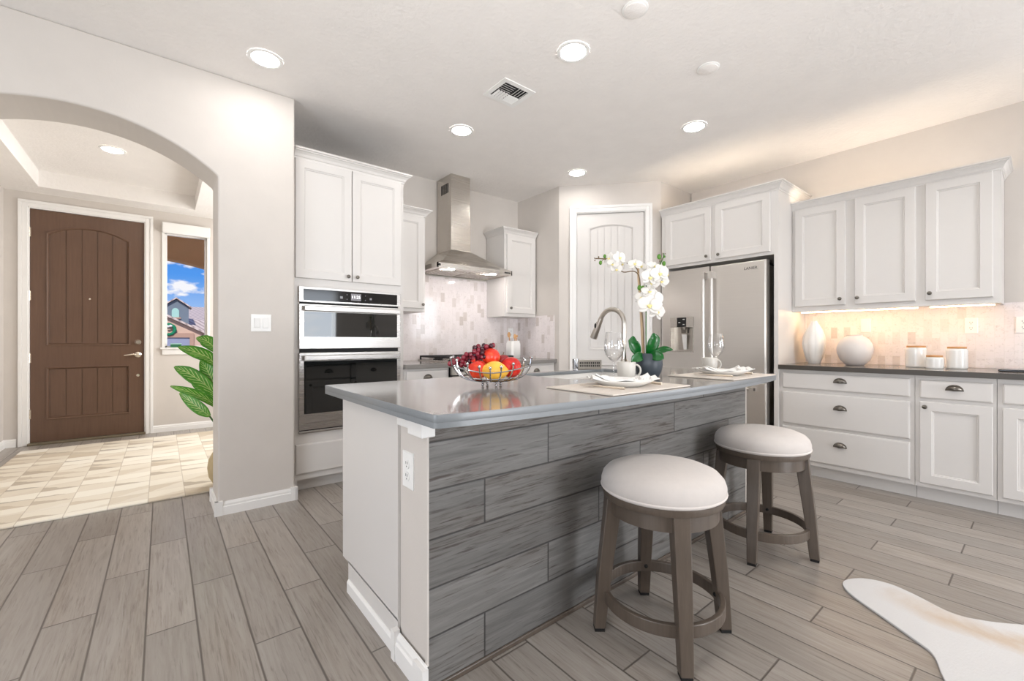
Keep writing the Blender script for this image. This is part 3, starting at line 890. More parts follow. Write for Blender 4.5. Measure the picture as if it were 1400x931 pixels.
for zb, zt, hz, w0, w1 in ((1.058, 1.390, 1.356, 1.146, 1.334), (0.462, 1.030, 0.992, 0.580, 0.968)):
    mb = MB(Mb); mb.box(0.775, 1.56, 0.004, 0.034, zb, zt); d = mb.build('oven_door', 'steel_oven', ov, bevel=0.003)
    mb = MB(Mb); mb.box(0.808, 1.528, 0.032, 0.0365, w0, w1); mb.build('window', 'oven_glass', d)
    mb = MB(Mb); mb.box(0.80, 1.535, 0.062, 0.082, hz - 0.020, hz + 0.020); mb.box(0.815, 0.845, 0.03, 0.07, hz - 0.013, hz + 0.013); mb.box(1.49, 1.52, 0.03, 0.07, hz - 0.013, hz + 0.013)
    mb.build('handle', 'steel_oven', d, bevel=0.006, seg=3)
mb = MB(Mb); mb.box(0.775, 1.56, 0.0, 0.022, 0.436, 0.452); mb.build('vent_trim', 'steel_oven', ov, bevel=0.003)

# ------------------------------------------------------------------ back wall cabinets
YU = 3.76
Mu = back(YU)
c1 = thing('overhead_cabinet', 'narrow white wall cabinet between the oven cabinet and the range hood', 'cabinet', (1.78, YU + 0.17, 1.4))
mb = MB(Mu); mb.box(1.602, 1.968, -0.329, 0, 1.395, 2.31); mb.build('carcass', 'cabinet_white', c1)
mb = MB(Mu); shaker(mb, 1.612, 1.950, 1.425, 2.298); d = mb.build('door', 'cabinet_white', c1); knob(Mu, 1.928, 0.02, 1.462, d)
mb = MB(Mu); crown(mb, 1.602, 1.968, 2.300, 0.055, 0.070, 0.329, left=False); mb.build('crown_moulding', 'cabinet_white', c1)
c2 = thing('overhead_cabinet', 'narrow white wall cabinet right of the range hood by the pantry corner', 'cabinet', (3.16, YU + 0.17, 1.4))
mb = MB(Mu); mb.box(2.935, 3.399, -0.329, 0, 1.388, 2.31); mb.build('carcass', 'cabinet_white', c2)
mb = MB(Mu); shaker(mb, 2.965, 3.385, 1.425, 2.298); d = mb.build('door', 'cabinet_white', c2); knob(Mu, 3.005, 0.02, 1.48, d)
mb = MB(Mu); crown(mb, 2.935, 3.399, 2.300, 0.050, 0.068, 0.329, right_=False); mb.build('crown_moulding', 'cabinet_white', c2)

for a0, a1, lab in ((1.602, 2.045, 'white base cabinet left of the range with a cup pull drawer'), (2.835, 3.40, 'white base cabinet right of the range by the pantry corner')):
    c = thing('base_cabinet', lab, 'cabinet', ((a0 + a1) / 2, FB + 0.3, 0))
    mb = MB(Mb); mb.box(a0, a1, -0.64, 0, 0.10, 0.874); mb.build('carcass', 'cabinet_white', c)
    mb = MB(Mb); mb.box(a0, a1, -0.2, -0.07, 0, 0.10); mb.build('toe_kick', 'cabinet_white', c)
    mb = MB(Mb); slab(mb, a0 + 0.02, a1 - 0.02, 0.725, 0.855); d = mb.build('drawer', 'cabinet_white', c); cup_pull(Mb, (a0 + a1) / 2, 0.02, 0.795, d)
    mb = MB(Mb); shaker(mb, a0 + 0.02, a1 - 0.02, 0.135, 0.71); d = mb.build('door', 'cabinet_white', c); knob(Mb, a1 - 0.05, 0.02, 0.66, d)
for a0, a1, lab in ((1.602, 2.05, 'grey quartz countertop left of the range'), (2.828, 3.408, 'grey quartz countertop right of the range')):
    mb = MB(); mb.box(a0, a1, 3.41, YB - 0.001, 0.876, 0.914)
    tag(mb.build('countertop', 'quartz_grey', bevel=0.004, loc=((a0 + a1) / 2, 3.75, 0.876)), lab, 'countertop')

mb = MB(); mb.box(1.602, 3.408, YB - 0.010, YB - 0.001, 0.915, 1.80)
tag(mb.build('tile_backsplash', 'marble_tile_back', loc=(2.5, YB, 0.915)), 'pale marble tile backsplash behind the range', 'backsplash')
mb = MB(); mb.box(3.400, 3.409, 3.455, YB - 0.011, 0.915, 1.405)
tag(mb.build('tile_backsplash', 'marble_tile_side', loc=(3.405, 3.8, 0.915)), 'short marble tile backsplash on the pantry side wall', 'backsplash')

# ------------------------------------------------------------------ range and hood
rg = thing('range', 'stainless gas range with black grates below the hood', 'stove', (2.44, 3.75, 0))
RX0, RX1 = 2.055, 2.823
mb = MB(); mb.box(RX0, RX1, 3.44, 4.085, 0.06, 0.905); mb.build('body', 'black_iron', rg)
mb = MB(); mb.box(RX0, RX1, 3.405, 4.085, 0.905, 0.925); mb.build('cooktop', 'steel_hood', rg, bevel=0.004)
mb = MB(back(3.44)); mb.box(RX0, RX1, 0, 0.035, 0.80, 0.904); cpn = mb.build('control_panel', 'steel_hood', rg, bevel=0.004)
for k in range(5):
    mb = MB(back(3.44)); mb.lathe([(0.024, 0.035), (0.022, 0.06), (0.001, 0.062)], (RX0 + 0.1 + k * 0.142, 0, 0.852), 18, 'y'); mb.build('dial', 'black_iron', cpn, smooth=True)
mb = MB(back(3.44)); mb.box(RX0 + 0.01, RX1 - 0.01, 0, 0.03, 0.24, 0.79); od = mb.build('oven_door', 'steel_hood', rg, bevel=0.004)
mb = MB(back(3.44)); mb.box(RX0 + 0.11, RX1 - 0.11, 0.028, 0.034, 0.36, 0.64); mb.build('window', 'oven_glass', od)
mb = MB(back(3.44)); mb.tube([(RX0 + 0.06, 0.075, 0.73), (RX1 - 0.06, 0.075, 0.73)], 0.012, 12); mb.box(RX0 + 0.07, RX0 + 0.09, 0.03, 0.075, 0.722, 0.738); mb.box(RX1 - 0.09, RX1 - 0.07, 0.03, 0.075, 0.722, 0.738); mb.build('handle', 'steel_hood', od, smooth=True)
mb = MB(back(3.44)); mb.box(RX0 + 0.01, RX1 - 0.01, 0, 0.03, 0.09, 0.23); mb.build('drawer', 'steel_hood', rg, bevel=0.004)
for k in range(3):
    g0 = RX0 + 0.012 + k * 0.249; g1 = g0 + 0.242
    mb = MB(); z0, z1 = 0.950, 0.966
    for y in (3.44, 4.05): mb.box(g0, g1, y, y + 0.014, z0, z1)
    for x in (g0, g1 - 0.012): mb.box(x, x + 0.012, 3.44, 4.064, z0, z1)
    for y in (3.58, 3.745, 3.91): mb.box(g0, g1, y, y + 0.012, z0, z1)
    mb.box((g0 + g1) / 2 - 0.006, (g0 + g1) / 2 + 0.006, 3.44, 4.06, z0, z1)
    for x in (g0, g1 - 0.012):
        for y in (3.44, 4.05): mb.box(x, x + 0.012, y, y + 0.014, 0.925, z0)
    mb.build('grate', 'black_iron', rg)
    for y in (3.60, 3.90):
        mb = MB(); mb.lathe([(0.05, 0.925), (0.05, 0.935), (0.036, 0.938), (0.034, 0.946), (0.001, 0.947)], ((g0 + g1) / 2, y, 0), 20); mb.build('burner', 'black_iron', rg, smooth=True)

hd = thing('range_hood', 'stainless chimney range hood above the gas range', 'range hood', (2.45, 3.85, 1.80))
HX0, HX1, HY0, HY1 = 2.005, 2.905, 3.585, YB - 0.011
HZ = 1.812
mb = MB()
def hrect(x0, x1, y0, y1, z): return [(x0, y0, z), (x1, y0, z), (x1, y1, z), (x0, y1, z)]
mb.loft([hrect(HX0, HX1, HY0, HY1, HZ + 0.045), hrect(HX0 + 0.10, HX1 - 0.10, HY0 + 0.07, HY1, HZ + 0.085), hrect(2.28, 2.52, 3.80, HY1, 2.045), hrect(2.285, 2.515, 3.805, HY1, 2.06)])
mb.build('canopy', 'steel_hood', hd)
mb = MB()
mb.box(HX0, HX1, HY0, HY0 + 0.012, HZ, HZ + 0.046); mb.box(HX0, HX0 + 0.012, HY0, HY1, HZ, HZ + 0.046); mb.box(HX1 - 0.012, HX1, HY0, HY1, HZ, HZ + 0.046); mb.box(HX0, HX1, HY1 - 0.012, HY1, HZ, HZ + 0.046)
mb.box(HX0 + 0.01, HX1 - 0.01, HY0 + 0.01, HY1 - 0.01, HZ + 0.010, HZ + 0.02)
mb.build('lip', 'steel_hood', hd)
for x0 in (HX0 + 0.10, HX0 + 0.47):
    mb = MB(); mb.box(x0, x0 + 0.33, HY0 + 0.15, HY1 - 0.06, HZ + 0.004, HZ + 0.011)
    for k in range(9): mb.box(x0 + 0.02 + k * 0.034, x0 + 0.034 + k * 0.034, HY0 + 0.17, HY1 - 0.08, HZ + 0.001, HZ + 0.005)
    mb.build('filter', 'steel_hood', hd)
for x in (HX0 + 0.20, HX1 - 0.19):
    mb = MB(); mb.lathe([(0.030, HZ + 0.002), (0.030, HZ + 0.010)], (x, HY0 + 0.085, 0), 20); mb.build('bulb', 'hood_bulb', hd)
mb = MB(); mb.box(2.285, 2.515, 3.805, HY1, 2.05, CEIL - 0.001); mb.build('chimney', 'steel_hood', hd, bevel=0.002)
mb = MB(); mb.box(2.282, 2.518, 3.802, HY1, 2.05, 2.42); mb.build('chimney_sleeve', 'steel_hood', hd, bevel=0.002)
mb = MB()
for k in range(6): mb.box(2.2835, 2.286, 3.86 + k * 0.026, 3.876 + k * 0.026, 2.64, 2.74)
mb.build('vent_slots', 'dark_gap', hd)
mb = MB(); mb.box(HX0 + 0.012, HX0 + 0.034, HY0 - 0.002, HY0, HZ + 0.014, HZ + 0.034); mb.build('badge', 'black_iron', hd)
mb = MB()
for k in range(4): mb.box(HX1 - 0.10 + k * 0.02, HX1 - 0.088 + k * 0.02, HY0 - 0.003, HY0, HZ + 0.016, HZ + 0.03)
mb.build('button', 'black_iron', hd)

# utensil crock with wooden spoons by the range
ck = thing('utensil_crock', 'square white utensil crock by the pantry corner', 'crock', (3.145, 3.86, 0.9155))
mb = MB()
def rr(w, z, c=0.018): return [(3.145 + sx * (w - (c if k else 0)), 3.86 + sy * (w - (0 if k else c)), z) for sx, sy, k in ((1, -1, 0), (1, 1, 0), (1, 1, 1), (-1, 1, 1), (-1, 1, 0), (-1, -1, 0), (-1, -1, 1), (1, -1, 1))]
mb.loft([rr(0.06, 0.9155), rr(0.066, 0.925), rr(0.066, 1.085), rr(0.060, 1.10), rr(0.060, 1.118), rr(0.052, 1.118), rr(0.052, 0.94)])
mb.build('jar', 'porcelain', ck, smooth=True)
for k, (dx, dy, ln, hd_) in enumerate(((-0.03, 0.01, 0.27, 0.024), (0.0, -0.015, 0.25, 0.022), (0.035, 0.0, 0.255, 0.012))):
    t = thing('wooden_spoon', ('flat wooden spatula leaning left in the white crock', 'round wooden spoon in the middle of the white crock', 'thin wooden stick leaning right in the white crock')[k], 'spoon', (3.145 + dx * 0.5, 3.86 + dy, 0.945), 'spoons in the crock')
    a = Vector((3.145 + dx * 0.5, 3.86 + dy, 0.945)); b = a + Vector((dx * 1.0, dy, ln - 0.05)); mb = MB(); mb.tube([a, b], 0.006, 8); mb.build('spoon_handle', 'spoon_wood', t, smooth=True)
    mb = MB(); mb.sphere(b + Vector((dx * 0.1, 0, 0.02)), hd_, 14, (1, 0.35, 1.35)); mb.build('bowl', 'spoon_wood', t, smooth=True)


def outlet_plate(Mx, a, z, lab, kind='outlet', w=0.036, h=0.059):
    t = thing('power_outlet' if kind == 'outlet' else 'light_switch', lab, 'outlet' if kind == 'outlet' else 'light switch', tuple(Mx @ Vector((a, 0, z))))
    mb = MB(Mx); mb.loft([rect(a - w, a + w, z - h, z + h, 0, 0), rect(a - w, a + w, z - h, z + h, 0, 0.004), rect(a - w, a + w, z - h, z + h, 0.003, 0.006)]); mb.build('plate', 'plastic_white', t)
    if kind == 'outlet':
        for s in (-1, 1):
            mb = MB(Mx); mb.lathe([(0.017, 0.006), (0.017, 0.0085), (0.001, 0.0086)], (a, 0, z + s * 0.021), 20, 'y'); r_ = mb.build('socket', 'plastic_white', t)
            mb = MB(Mx)
            for q in (-1, 1): mb.box(a + q * 0.006 - 0.0011, a + q * 0.006 + 0.0011, 0.0086, 0.0092, z + s * 0.021, z + s * 0.021 + 0.009)
            mb.lathe([(0.0026, 0.0086), (0.0026, 0.0092)], (a, 0, z + s * 0.021 - 0.008), 8, 'y')
            mb.build('slot', 'dark_gap', r_)
    return t


Mx = back(YB - 0.010)
outlet_plate(Mx, 3.29, 1.21, 'white outlet on the backsplash above the utensil crock')
t = outlet_plate(back(YA0), 0.52, 1.238, 'double white rocker switch on the wall right of the arch', 'switch', 0.06, 0.058)
for a, tilt in ((0.495, 0.004), (0.545, -0.004)):
    mb = MB(back(YA0)); mb.loft([[(a - 0.017, 0.006, 1.205), (a + 0.017, 0.006, 1.205), (a + 0.017, 0.006, 1.271), (a - 0.017, 0.006, 1.271)], [(a - 0.016, 0.010 - tilt, 1.207), (a + 0.016, 0.010 - tilt, 1.207), (a + 0.016, 0.010 + tilt, 1.27), (a - 0.016, 0.010 + tilt, 1.27)]]); mb.build('rocker', 'plastic_white', t)

# ------------------------------------------------------------------ fridge wall
XF = 4.10
Mr = right(XF)          # a = -Y
fs = thing('tall_cabinet', 'white fridge surround cabinet with two doors above the steel fridge', 'cabinet', (4.4, 2.0, 0))
mb = MB(); mb.box(XF, XW - 0.001, 1.441, 1.474, 0, 2.425); mb.build('side_panel', 'cabinet_white', fs)
mb = MB(); mb.box(XF, XW - 0.001, 2.515, 2.550, 0, 2.425); mb.build('side_panel', 'cabinet_white', fs)
mb = MB(); mb.box(XF, XW - 0.001, 1.474, 2.515, 1.865, 2.425); mb.build('carcass', 'cabinet_white', fs)
mb = MB(); mb.box(XF + 0.56, XW - 0.001, 1.474, 2.515, 0.0, 1.865); mb.build('back_panel', 'dark_gap', fs)
for y0, y1, ky in ((2.018, 2.498, 2.055), (1.500, 1.976, 1.940)):
    mb = MB(Mr); shaker(mb, -y1, -y0, 1.892, 2.408); d = mb.build('door', 'cabinet_white', fs); knob(Mr, -ky, 0.02, 1.93, d)
mb = MB(Mr); crown(mb, -2.550, -1.441, 2.41, 0.055, 0.073, 0.65, left=False); mb.build('crown_moulding', 'cabinet_white', fs)

fr_ = thing('refrigerator', 'stainless french door refrigerator with an ice dispenser in its left door', 'refrigerator', (4.4, 2.0, 0))
FX = 4.03
mb = MB(); mb.box(FX + 0.085, 4.60, 1.535, 2.478, 0.03, 1.79); mb.build('body', 'steel_fridge', fr_, bevel=0.006)
Mf = right(FX)
def rdoor(mb, y0, y1, z0, z1, th=0.075):
    mb.loft([rect(-y1, -y0, z0, z1, 0, -th), rect(-y1, -y0, z0, z1, 0, -0.012), rect(-y1, -y0, z0, z1, 0.004, -0.003), rect(-y1, -y0, z0, z1, 0.012, 0)])
DA0, DA1, DZ0, DZ1 = -2.412, -2.160, 1.003, 1.352
# left door in strips round the dispenser recess
mb = MB(Mf)
yl0, yl1 = 2.004, 2.496
for a0, a1, z0, z1 in ((-yl1, DA0, 0.77, 1.822), (DA1, -yl0, 0.77, 1.822), (DA0, DA1, 0.77, DZ0), (DA0, DA1, DZ1, 1.822)): mb.box(a0, a1, -0.075, 0, z0, z1)
ld = mb.build('left_door', 'steel_fridge', fr_, weld=True)
mb = MB(Mf); rdoor(mb, 1.512, 1.998, 0.77, 1.822); rd = mb.build('right_door', 'steel_fridge', fr_)
mb = MB(Mf); rdoor(mb, 1.512, 2.496, 0.06, 0.755); fd = mb.build('freezer_drawer', 'steel_fridge', fr_)
# dispenser
mb = MB(Mf)
mb.box(DA0, DA1, -0.074, -0.066, DZ0, DZ1)
mb.box(DA0, DA0 + 0.008, -0.07, 0.003, DZ0, DZ1); mb.box(DA1 - 0.008, DA1, -0.07, 0.003, DZ0, DZ1); mb.box(DA0, DA1, -0.07, 0.006, DZ0, DZ0 + 0.014)
mb.box(DA0, DA1, -0.07, 0.004, DZ1 - 0.10, DZ1)
dp = mb.build('dispenser', 'steel_hood', ld)
mb = MB(Mf); mb.box(DA0 + 0.008, DA1 - 0.008, -0.066, -0.064, DZ0 + 0.02, DZ1 - 0.10); mb.build('niche_back', 'nickel', ld)
mb = MB(Mf); mb.box(DA0 + 0.078, DA0 + 0.175, 0.004, 0.007, DZ1 - 0.098, DZ1 - 0.004); mb.build('dispenser_screen', 'black_glossy', ld)
mb = MB(Mf)
for a, z in ((0.095, 0.05), (0.14, 0.02), (0.14, 0.07)): mb.box(DA0 + a, DA0 + a + 0.02, 0.007, 0.0075, DZ1 - z - 0.006, DZ1 - z)
mb.build('screen_icon', 'plastic_white', ld)
mb = MB(Mf); mb.cyl((DA0 + 0.135, -0.03, DZ1 - 0.125), 0.028, 0.025, 16); mb.box(DA0 + 0.11, DA0 + 0.16, -0.05, -0.02, DZ1 - 0.16, DZ1 - 0.125); mb.build('nozzle', 'pewter', ld)
mb = MB(Mf); mb.loft([[(DA0 + 0.115, -0.03, 1.18), (DA0 + 0.165, -0.03, 1.18), (DA0 + 0.165, -0.02, 1.18), (DA0 + 0.115, -0.02, 1.18)], [(DA0 + 0.118, -0.06, 1.03), (DA0 + 0.150, -0.06, 1.03), (DA0 + 0.150, -0.05, 1.03), (DA0 + 0.118, -0.05, 1.03)]]); mb.build('paddle', 'plastic_white', ld)
for par, y in ((ld, 2.040), (rd, 1.962)):
    mb = MB(Mf); mb.tube([(-y, 0.052, 0.86), (-y, 0.052, 1.765)], 0.016, 14)
    for z in (0.862, 1.700): mb.box(-y - 0.016, -y + 0.016, 0.0, 0.068, z, z + 0.062)
    mb.build('handle', 'steel_fridge', par, smooth=True)
mb = MB(Mf); mb.tube([(-2.42, 0.055, 0.695), (-1.585, 0.055, 0.695)], 0.0135, 14)
for y in (2.42, 1.625): mb.box(-y, -y + 0.04, 0.0, 0.07, 0.680, 0.712)
mb.build('handle', 'steel_fridge', fd, smooth=True)
mb = MB(Mf); mb.box(-1.705, -1.565, 0.0, 0.003, 1.742, 1.772); mb.build('badge', 'steel_fridge', rd)
RR = Matrix(((0, 0, -1, 0), (-1, 0, 0, 0), (0, 1, 0, 0), (0, 0, 0, 1)))     # text facing -X
text('LANIER', 0.034, Matrix.Translation((FX - 0.0038, 1.635, 1.757)) @ RR, 'badge_lettering', 'black_iron', rd)
for y in (1.545, 2.46):
    mb = MB(); mb.box(FX + 0.02, FX + 0.14, y - 0.03, y + 0.03, 1.80, 1.825); mb.build('hinge_cover', 'pewter', fr_)

# ------------------------------------------------------------------ right wall: uppers
XU = 4.42
Mu2 = right(XU)
for y0, y1, doors, lab, cl in ((0.5895, 1.440, ((1.047, 1.415, 1.080), (0.617, 0.985, 0.964)), 'white two door wall cabinet next to the fridge surround', False),
                          (0.190, 0.5893, ((0.226, 0.563, 0.538),), 'white single door wall cabinet at the right end above the canisters', True)):
    c = thing('overhead_cabinet', lab, 'cabinet', (XU + 0.17, (y0 + y1) / 2, 1.37))
    mb = MB(Mu2); mb.box(-y1, -y0, -0.338, 0, 1.395, 2.285); mb.box(-y1, -y0, -0.02, 0, 1.377, 1.395); mb.box(-y1, -y1 + 0.018, -0.328, -0.02, 1.377, 1.395) if not cl else mb.box(-y0 - 0.018, -y0, -0.328, -0.02, 1.377, 1.395)
    mb.build('carcass', 'cabinet_white', c)
    for d0, d1, ky in doors:
        mb = MB(Mu2); shaker(mb, -d1, -d0, 1.418, 2.278); d = mb.build('door', 'cabinet_white', c); knob(Mu2, -ky, 0.02, 1.468, d)
    mb = MB(Mu2); crown(mb, -y1, -y0, 2.278, 0.045, 0.07, 0.338, left=False, right_=cl); mb.build('crown_moulding', 'cabinet_white', c)
    # light strip under and over the cabinet
    t = thing('light_strip', 'glowing warm light strip under the ' + ('single door' if cl else 'two door') + ' wall cabinet', 'light', (XU + 0.13, (y0 + y1) / 2, 1.385))
    mb = MB(); mb.box(XU + 0.115, XU + 0.145, y0 + 0.03, y1 - 0.03, 1.376, 1.395); mb.build('housing', 'plastic_white', t)
    mb = MB(); mb.box(XU + 0.118, XU + 0.142, y0 + 0.035, y1 - 0.035, 1.370, 1.376); mb.build('diffuser', 'warm_strip', t)
mb = MB(); mb.box(XU + 0.012, XU + 0.034, 0.25, 1.40, 2.2865, 2.294)
tag(mb.build('light_strip', 'warm_strip_top', loc=(XU + 0.02, 0.8, 2.2865)), 'warm light strip lying on top of the right wall cabinets', 'light')
mb = MB(); mb.box(XF + 0.012, XF + 0.034, 1.52, 2.46, 2.4185, 2.426)
tag(mb.build('light_strip', 'warm_strip_top', loc=(XF + 0.02, 2.0, 2.4185)), 'warm light strip lying on top of the fridge surround', 'light')

# lowers
XL = 4.13
Ml = right(XL)
def base_unit(y0, y1, lab, drawers, doors):
    c = thing('base_cabinet', lab, 'cabinet', (XL + 0.3, (y0 + y1) / 2, 0))
    mb = MB(Ml); mb.box(-y1, -y0, -0.62, 0, 0.10, 0.876); mb.build('carcass', 'cabinet_white', c)
    mb = MB(Ml); mb.box(-y1, -y0, -0.3, -0.068, 0, 0.10); mb.build('toe_kick', 'cabinet_white', c)
    for d0, d1, z0, z1 in drawers:
        mb = MB(Ml); slab(mb, -d1, -d0, z0, z1); d = mb.build('drawer', 'cabinet_white', c); cup_pull(Ml, -(d0 + d1) / 2, 0.02, (z0 + z1) / 2 + 0.012 if z1 - z0 < 0.2 else z1 - 0.105, d)
    for d0, d1, z0, z1, ky in doors:
        mb = MB(Ml); shaker(mb, -d1, -d0, z0, z1); d = mb.build('door', 'cabinet_white', c); knob(Ml, -ky, 0.02, z1 - 0.035, d)
base_unit(0.582, 1.440, 'white base cabinet with three cup pull drawers beside the fridge surround', ((0.606, 1.415, 0.722, 0.850), (0.606, 1.415, 0.423, 0.690), (0.606, 1.415, 0.136, 0.400)), ())
base_unit(0.196, 0.580, 'white base cabinet with one drawer over one door below the canisters', ((0.212, 0.555, 0.720, 0.846),), ((0.212, 0.555, 0.130, 0.696, 0.527),))
base_unit(-0.330, 0.194, 'white base cabinet cut off by the right edge of the photo', ((-0.31, 0.172, 0.720, 0.846),), ((-0.31, 0.172, 0.130, 0.696, -0.28),))
mb = MB(); mb.box(4.092, XW - 0.001, -0.35, 1.4405, 0.877, 0.914)
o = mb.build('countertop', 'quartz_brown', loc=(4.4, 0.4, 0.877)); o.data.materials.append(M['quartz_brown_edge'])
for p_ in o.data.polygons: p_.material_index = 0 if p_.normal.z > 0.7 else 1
tag(o, 'dark quartz countertop along the right wall below the wall cabinets', 'countertop')
mb = MB(); mb.box(XW - 0.010, XW - 0.001, -0.35, 1.440, 0.915, 1.394)
tag(mb.build('tile_backsplash', 'marble_tile_side', loc=(XW, 0.4, 0.915)), 'warmly lit marble tile backsplash behind the vases and canisters', 'backsplash')
Mx = right(XW - 0.010)
outlet_plate(Mx, -0.355, 1.232, 'white outlet on the warm backsplash above the canisters')
outlet_plate(Mx, -0.10, 1.232, 'white outlet on the backsplash at the right edge of the photo')
t = outlet_plate(Mx, -0.985, 1.25, 'white switch plate on the backsplash above the round vase', 'switch', 0.036, 0.059)
mb = MB(Mx); mb.box(-0.985 - 0.017, -0.985 + 0.017, 0.006, 0.010, 1.217, 1.283); mb.build('rocker', 'plastic_white', t)

# ------------------------------------------------------------------ things on the right counter
ZC = 0.9145
def put_lathe(name, prof, x, y, mat, lab, cat, seg=40, wob=None, z=ZC, group=None):
    mb = MB(); mb.lathe([(r, z + h) for r, h in prof], (x, y, 0), seg, wob=wob)
    return tag(mb.build(name, mat, smooth=True, loc=(x, y, z)), lab, cat, group)


put_lathe('vase', [(0.040, 0), (0.044, 0.004), (0.062, 0.06), (0.078, 0.13), (0.084, 0.18), (0.078, 0.235), (0.058, 0.30), (0.036, 0.345), (0.026, 0.365), (0.024, 0.378), (0.019, 0.378), (0.019, 0.35)], 4.50, 1.295, 'ribbed_white',
          'tall white ribbed teardrop vase by the fridge surround', 'vase', 96, wob=lambda t, h: 1.0 + 0.075 * abs(math.cos(5 * t)) ** 0.8 * (1 if h > ZC + 0.01 else 0.3))
put_lathe('vase', [(0.055, 0), (0.062, 0.004), (0.100, 0.045), (0.120, 0.10), (0.123, 0.135), (0.115, 0.175), (0.092, 0.215), (0.065, 0.236), (0.052, 0.242), (0.054, 0.252), (0.047, 0.252), (0.045, 0.22)], 4.48, 1.0, 'matte_vase',
          'squat round white stoneware vase on the right counter', 'vase', 48, wob=lambda t, h: 1.0 + 0.004 * math.sin(h * 420))
for x, y, r, h, lab in ((4.52, 0.63, 0.062, 0.150, 'tall white canister with a wooden lid nearest the round vase'),
                        (4.41, 0.515, 0.050, 0.082, 'small white canister with a wooden lid in front of the two tall ones'),
                        (4.50, 0.408, 0.057, 0.145, 'tall white ribbed canister at the right of the three')):
    t = thing('canister', lab, 'canister', (x, y, ZC), 'white canisters')
    prof = [(r * 0.94, 0), (r * 0.97, 0.004)] + [(r * (1.0 + 0.006 * math.sin(k * 2.2)), 0.008 + (h - 0.02) * k / 24) for k in range(25)] + [(r * 0.97, h - 0.006), (r * 0.93, h), (r * 0.86, h + 0.002)]
    mb = MB(); mb.lathe([(a, ZC + b) for a, b in prof], (x, y, 0), 40); mb.build('jar', 'porcelain', t, smooth=True)
    mb = MB(); mb.lathe([(r * 0.86, ZC + h + 0.002), (r * 0.90, ZC + h + 0.003), (r * 0.90, ZC + h + 0.013), (r * 0.88, ZC + h + 0.015)], (x, y, 0), 40); mb.build('lid', 'oak_lid', t, smooth=True)
mb = MB(); mb.box(4.32, 4.56, -0.25, 0.20, ZC, ZC + 0.014)
tag(mb.build('serving_tray', 'black_glossy', bevel=0.005, loc=(4.4, -0.05, ZC)), 'flat black tray on the counter at the right edge', 'tray')

# ------------------------------------------------------------------ kitchen island
IX0, IX1, IY0, IY1 = 0.650, 2.955, 1.233, 2.045
isl = thing('kitchen_island', 'kitchen island clad in grey plank tiles with a white end panel', 'kitchen island', (1.8, 1.65, 0))
mb = MB(); mb.box(IX0 + 0.008, IX1, IY0 + 0.006, IY0 + 0.212, 0, 0.874); mb.build('knee_wall', 'wall_paint', isl, bevel=0.006)
mb = MB(); mb.box(IX0 + 0.004, IX1 - 0.004, IY0 - 0.004, IY0 + 0.0062, 0.012, 0.852); mb.build('plank_tile_front', 'island_planks', isl)
mb = MB(); mb.box(IX0 + 0.004, IX1 - 0.004, IY0 - 0.010, IY0 + 0.004, 0.0, 0.020); mb.build('bullnose', 'stool_wood', isl, bevel=0.004)
mb = MB(); mb.prism([(IX0, IY0 + 0.2125)] + [(IX0, IY1 - 0.075)] + [(IX0, IY1 - 0.075), (IX0 + 0.02, IY1 - 0.075), (IX0 + 0.02, IY0 + 0.2125)][1:], 0.0, 0.13)
mb.box(IX0, IX0 + 0.02, IY0 + 0.212, IY1, 0.125, 0.874); mb.build('end_panel', 'cabinet_white', isl)
mb = MB(); mb.box(IX1 - 0.02, IX1, IY0 + 0.212, IY1 - 0.075, 0.0, 0.125); mb.box(IX1 - 0.02, IX1, IY0 + 0.212, IY1, 0.125, 0.874); mb.build('end_panel', 'cabinet_white', isl)
mb = MB(); mb.box(IX0 + 0.02, IX1 - 0.02, IY0 + 0.212, IY1 - 0.02, 0.10, 0.62); mb.box(IX0 + 0.02, IX1 - 0.02, IY0 + 0.212, IY1 - 0.08, 0, 0.10)
for a, b, c_, d_ in ((IX0 + 0.02, 1.60, IY0 + 0.212, IY1 - 0.02), (2.60, IX1 - 0.02, IY0 + 0.212, IY1 - 0.02), (1.60, 2.60, IY0 + 0.212, 1.52)): mb.box(a, b, c_, d_, 0.62, 0.874)
mb.build('carcass', 'cabinet_white', isl)
Mi = frame((0, IY1 - 0.02, 0), (-1, 0, 0), (0, 1, 0))
for x0, x1 in ((0.69, 1.14), (1.15, 1.60), (1.61, 2.1), (2.11, 2.6), (2.61, 2.93)):
    mb = MB(Mi); shaker(mb, -x1, -x0, 0.13, 0.70); d = mb.build('door', 'cabinet_white', isl); knob(Mi, -x0 - 0.04, 0.02, 0.66, d)
    mb = MB(Mi); slab(mb, -x1, -x0, 0.715, 0.86); d = mb.build('drawer', 'cabinet_white', isl); cup_pull(Mi, -(x0 + x1) / 2, 0.02, 0.79, d)
mb = MB()   # stepped corner block under the worktop and the trim bar along the end
mb.box(IX0 - 0.020, IX0 + 0.03, IY0 - 0.006, IY0 + 0.095, 0.812, 0.874); mb.box(IX0 - 0.004, IX0 + 0.02, IY0 + 0.095, IY0 + 0.215, 0.822, 0.874)
mb.box(IX0 - 0.009, IX0, IY0 + 0.095, IY0 + 0.215, 0.848, 0.874)
mb.box(IX0, IX1, IY0 - 0.010, IY0 + 0.01, 0.852, 0.874)
mb.build('corner_cap', 'white_trim', isl, bevel=0.009, seg=4)
mb = MB(frame((IX0, 0, 0), (0, 1, 0), (-1, 0, 0)))
mb.loft([[(a, 0, 0), (a, 0.010, 0), (a, 0.010, 0.045), (a, 0.004, 0.054), (a, 0, 0.055)] for a in (IY0 + 0.215, IY1 - 0.085)])
mb.loft([[(a, 0, 0), (a, 0.018, 0), (a, 0.018, 0.06), (a, 0.012, 0.066), (a, 0.012, 0.078), (a, 0.004, 0.092), (a, 0, 0.094)] for a in (IY0 - 0.008, IY0 + 0.2)])
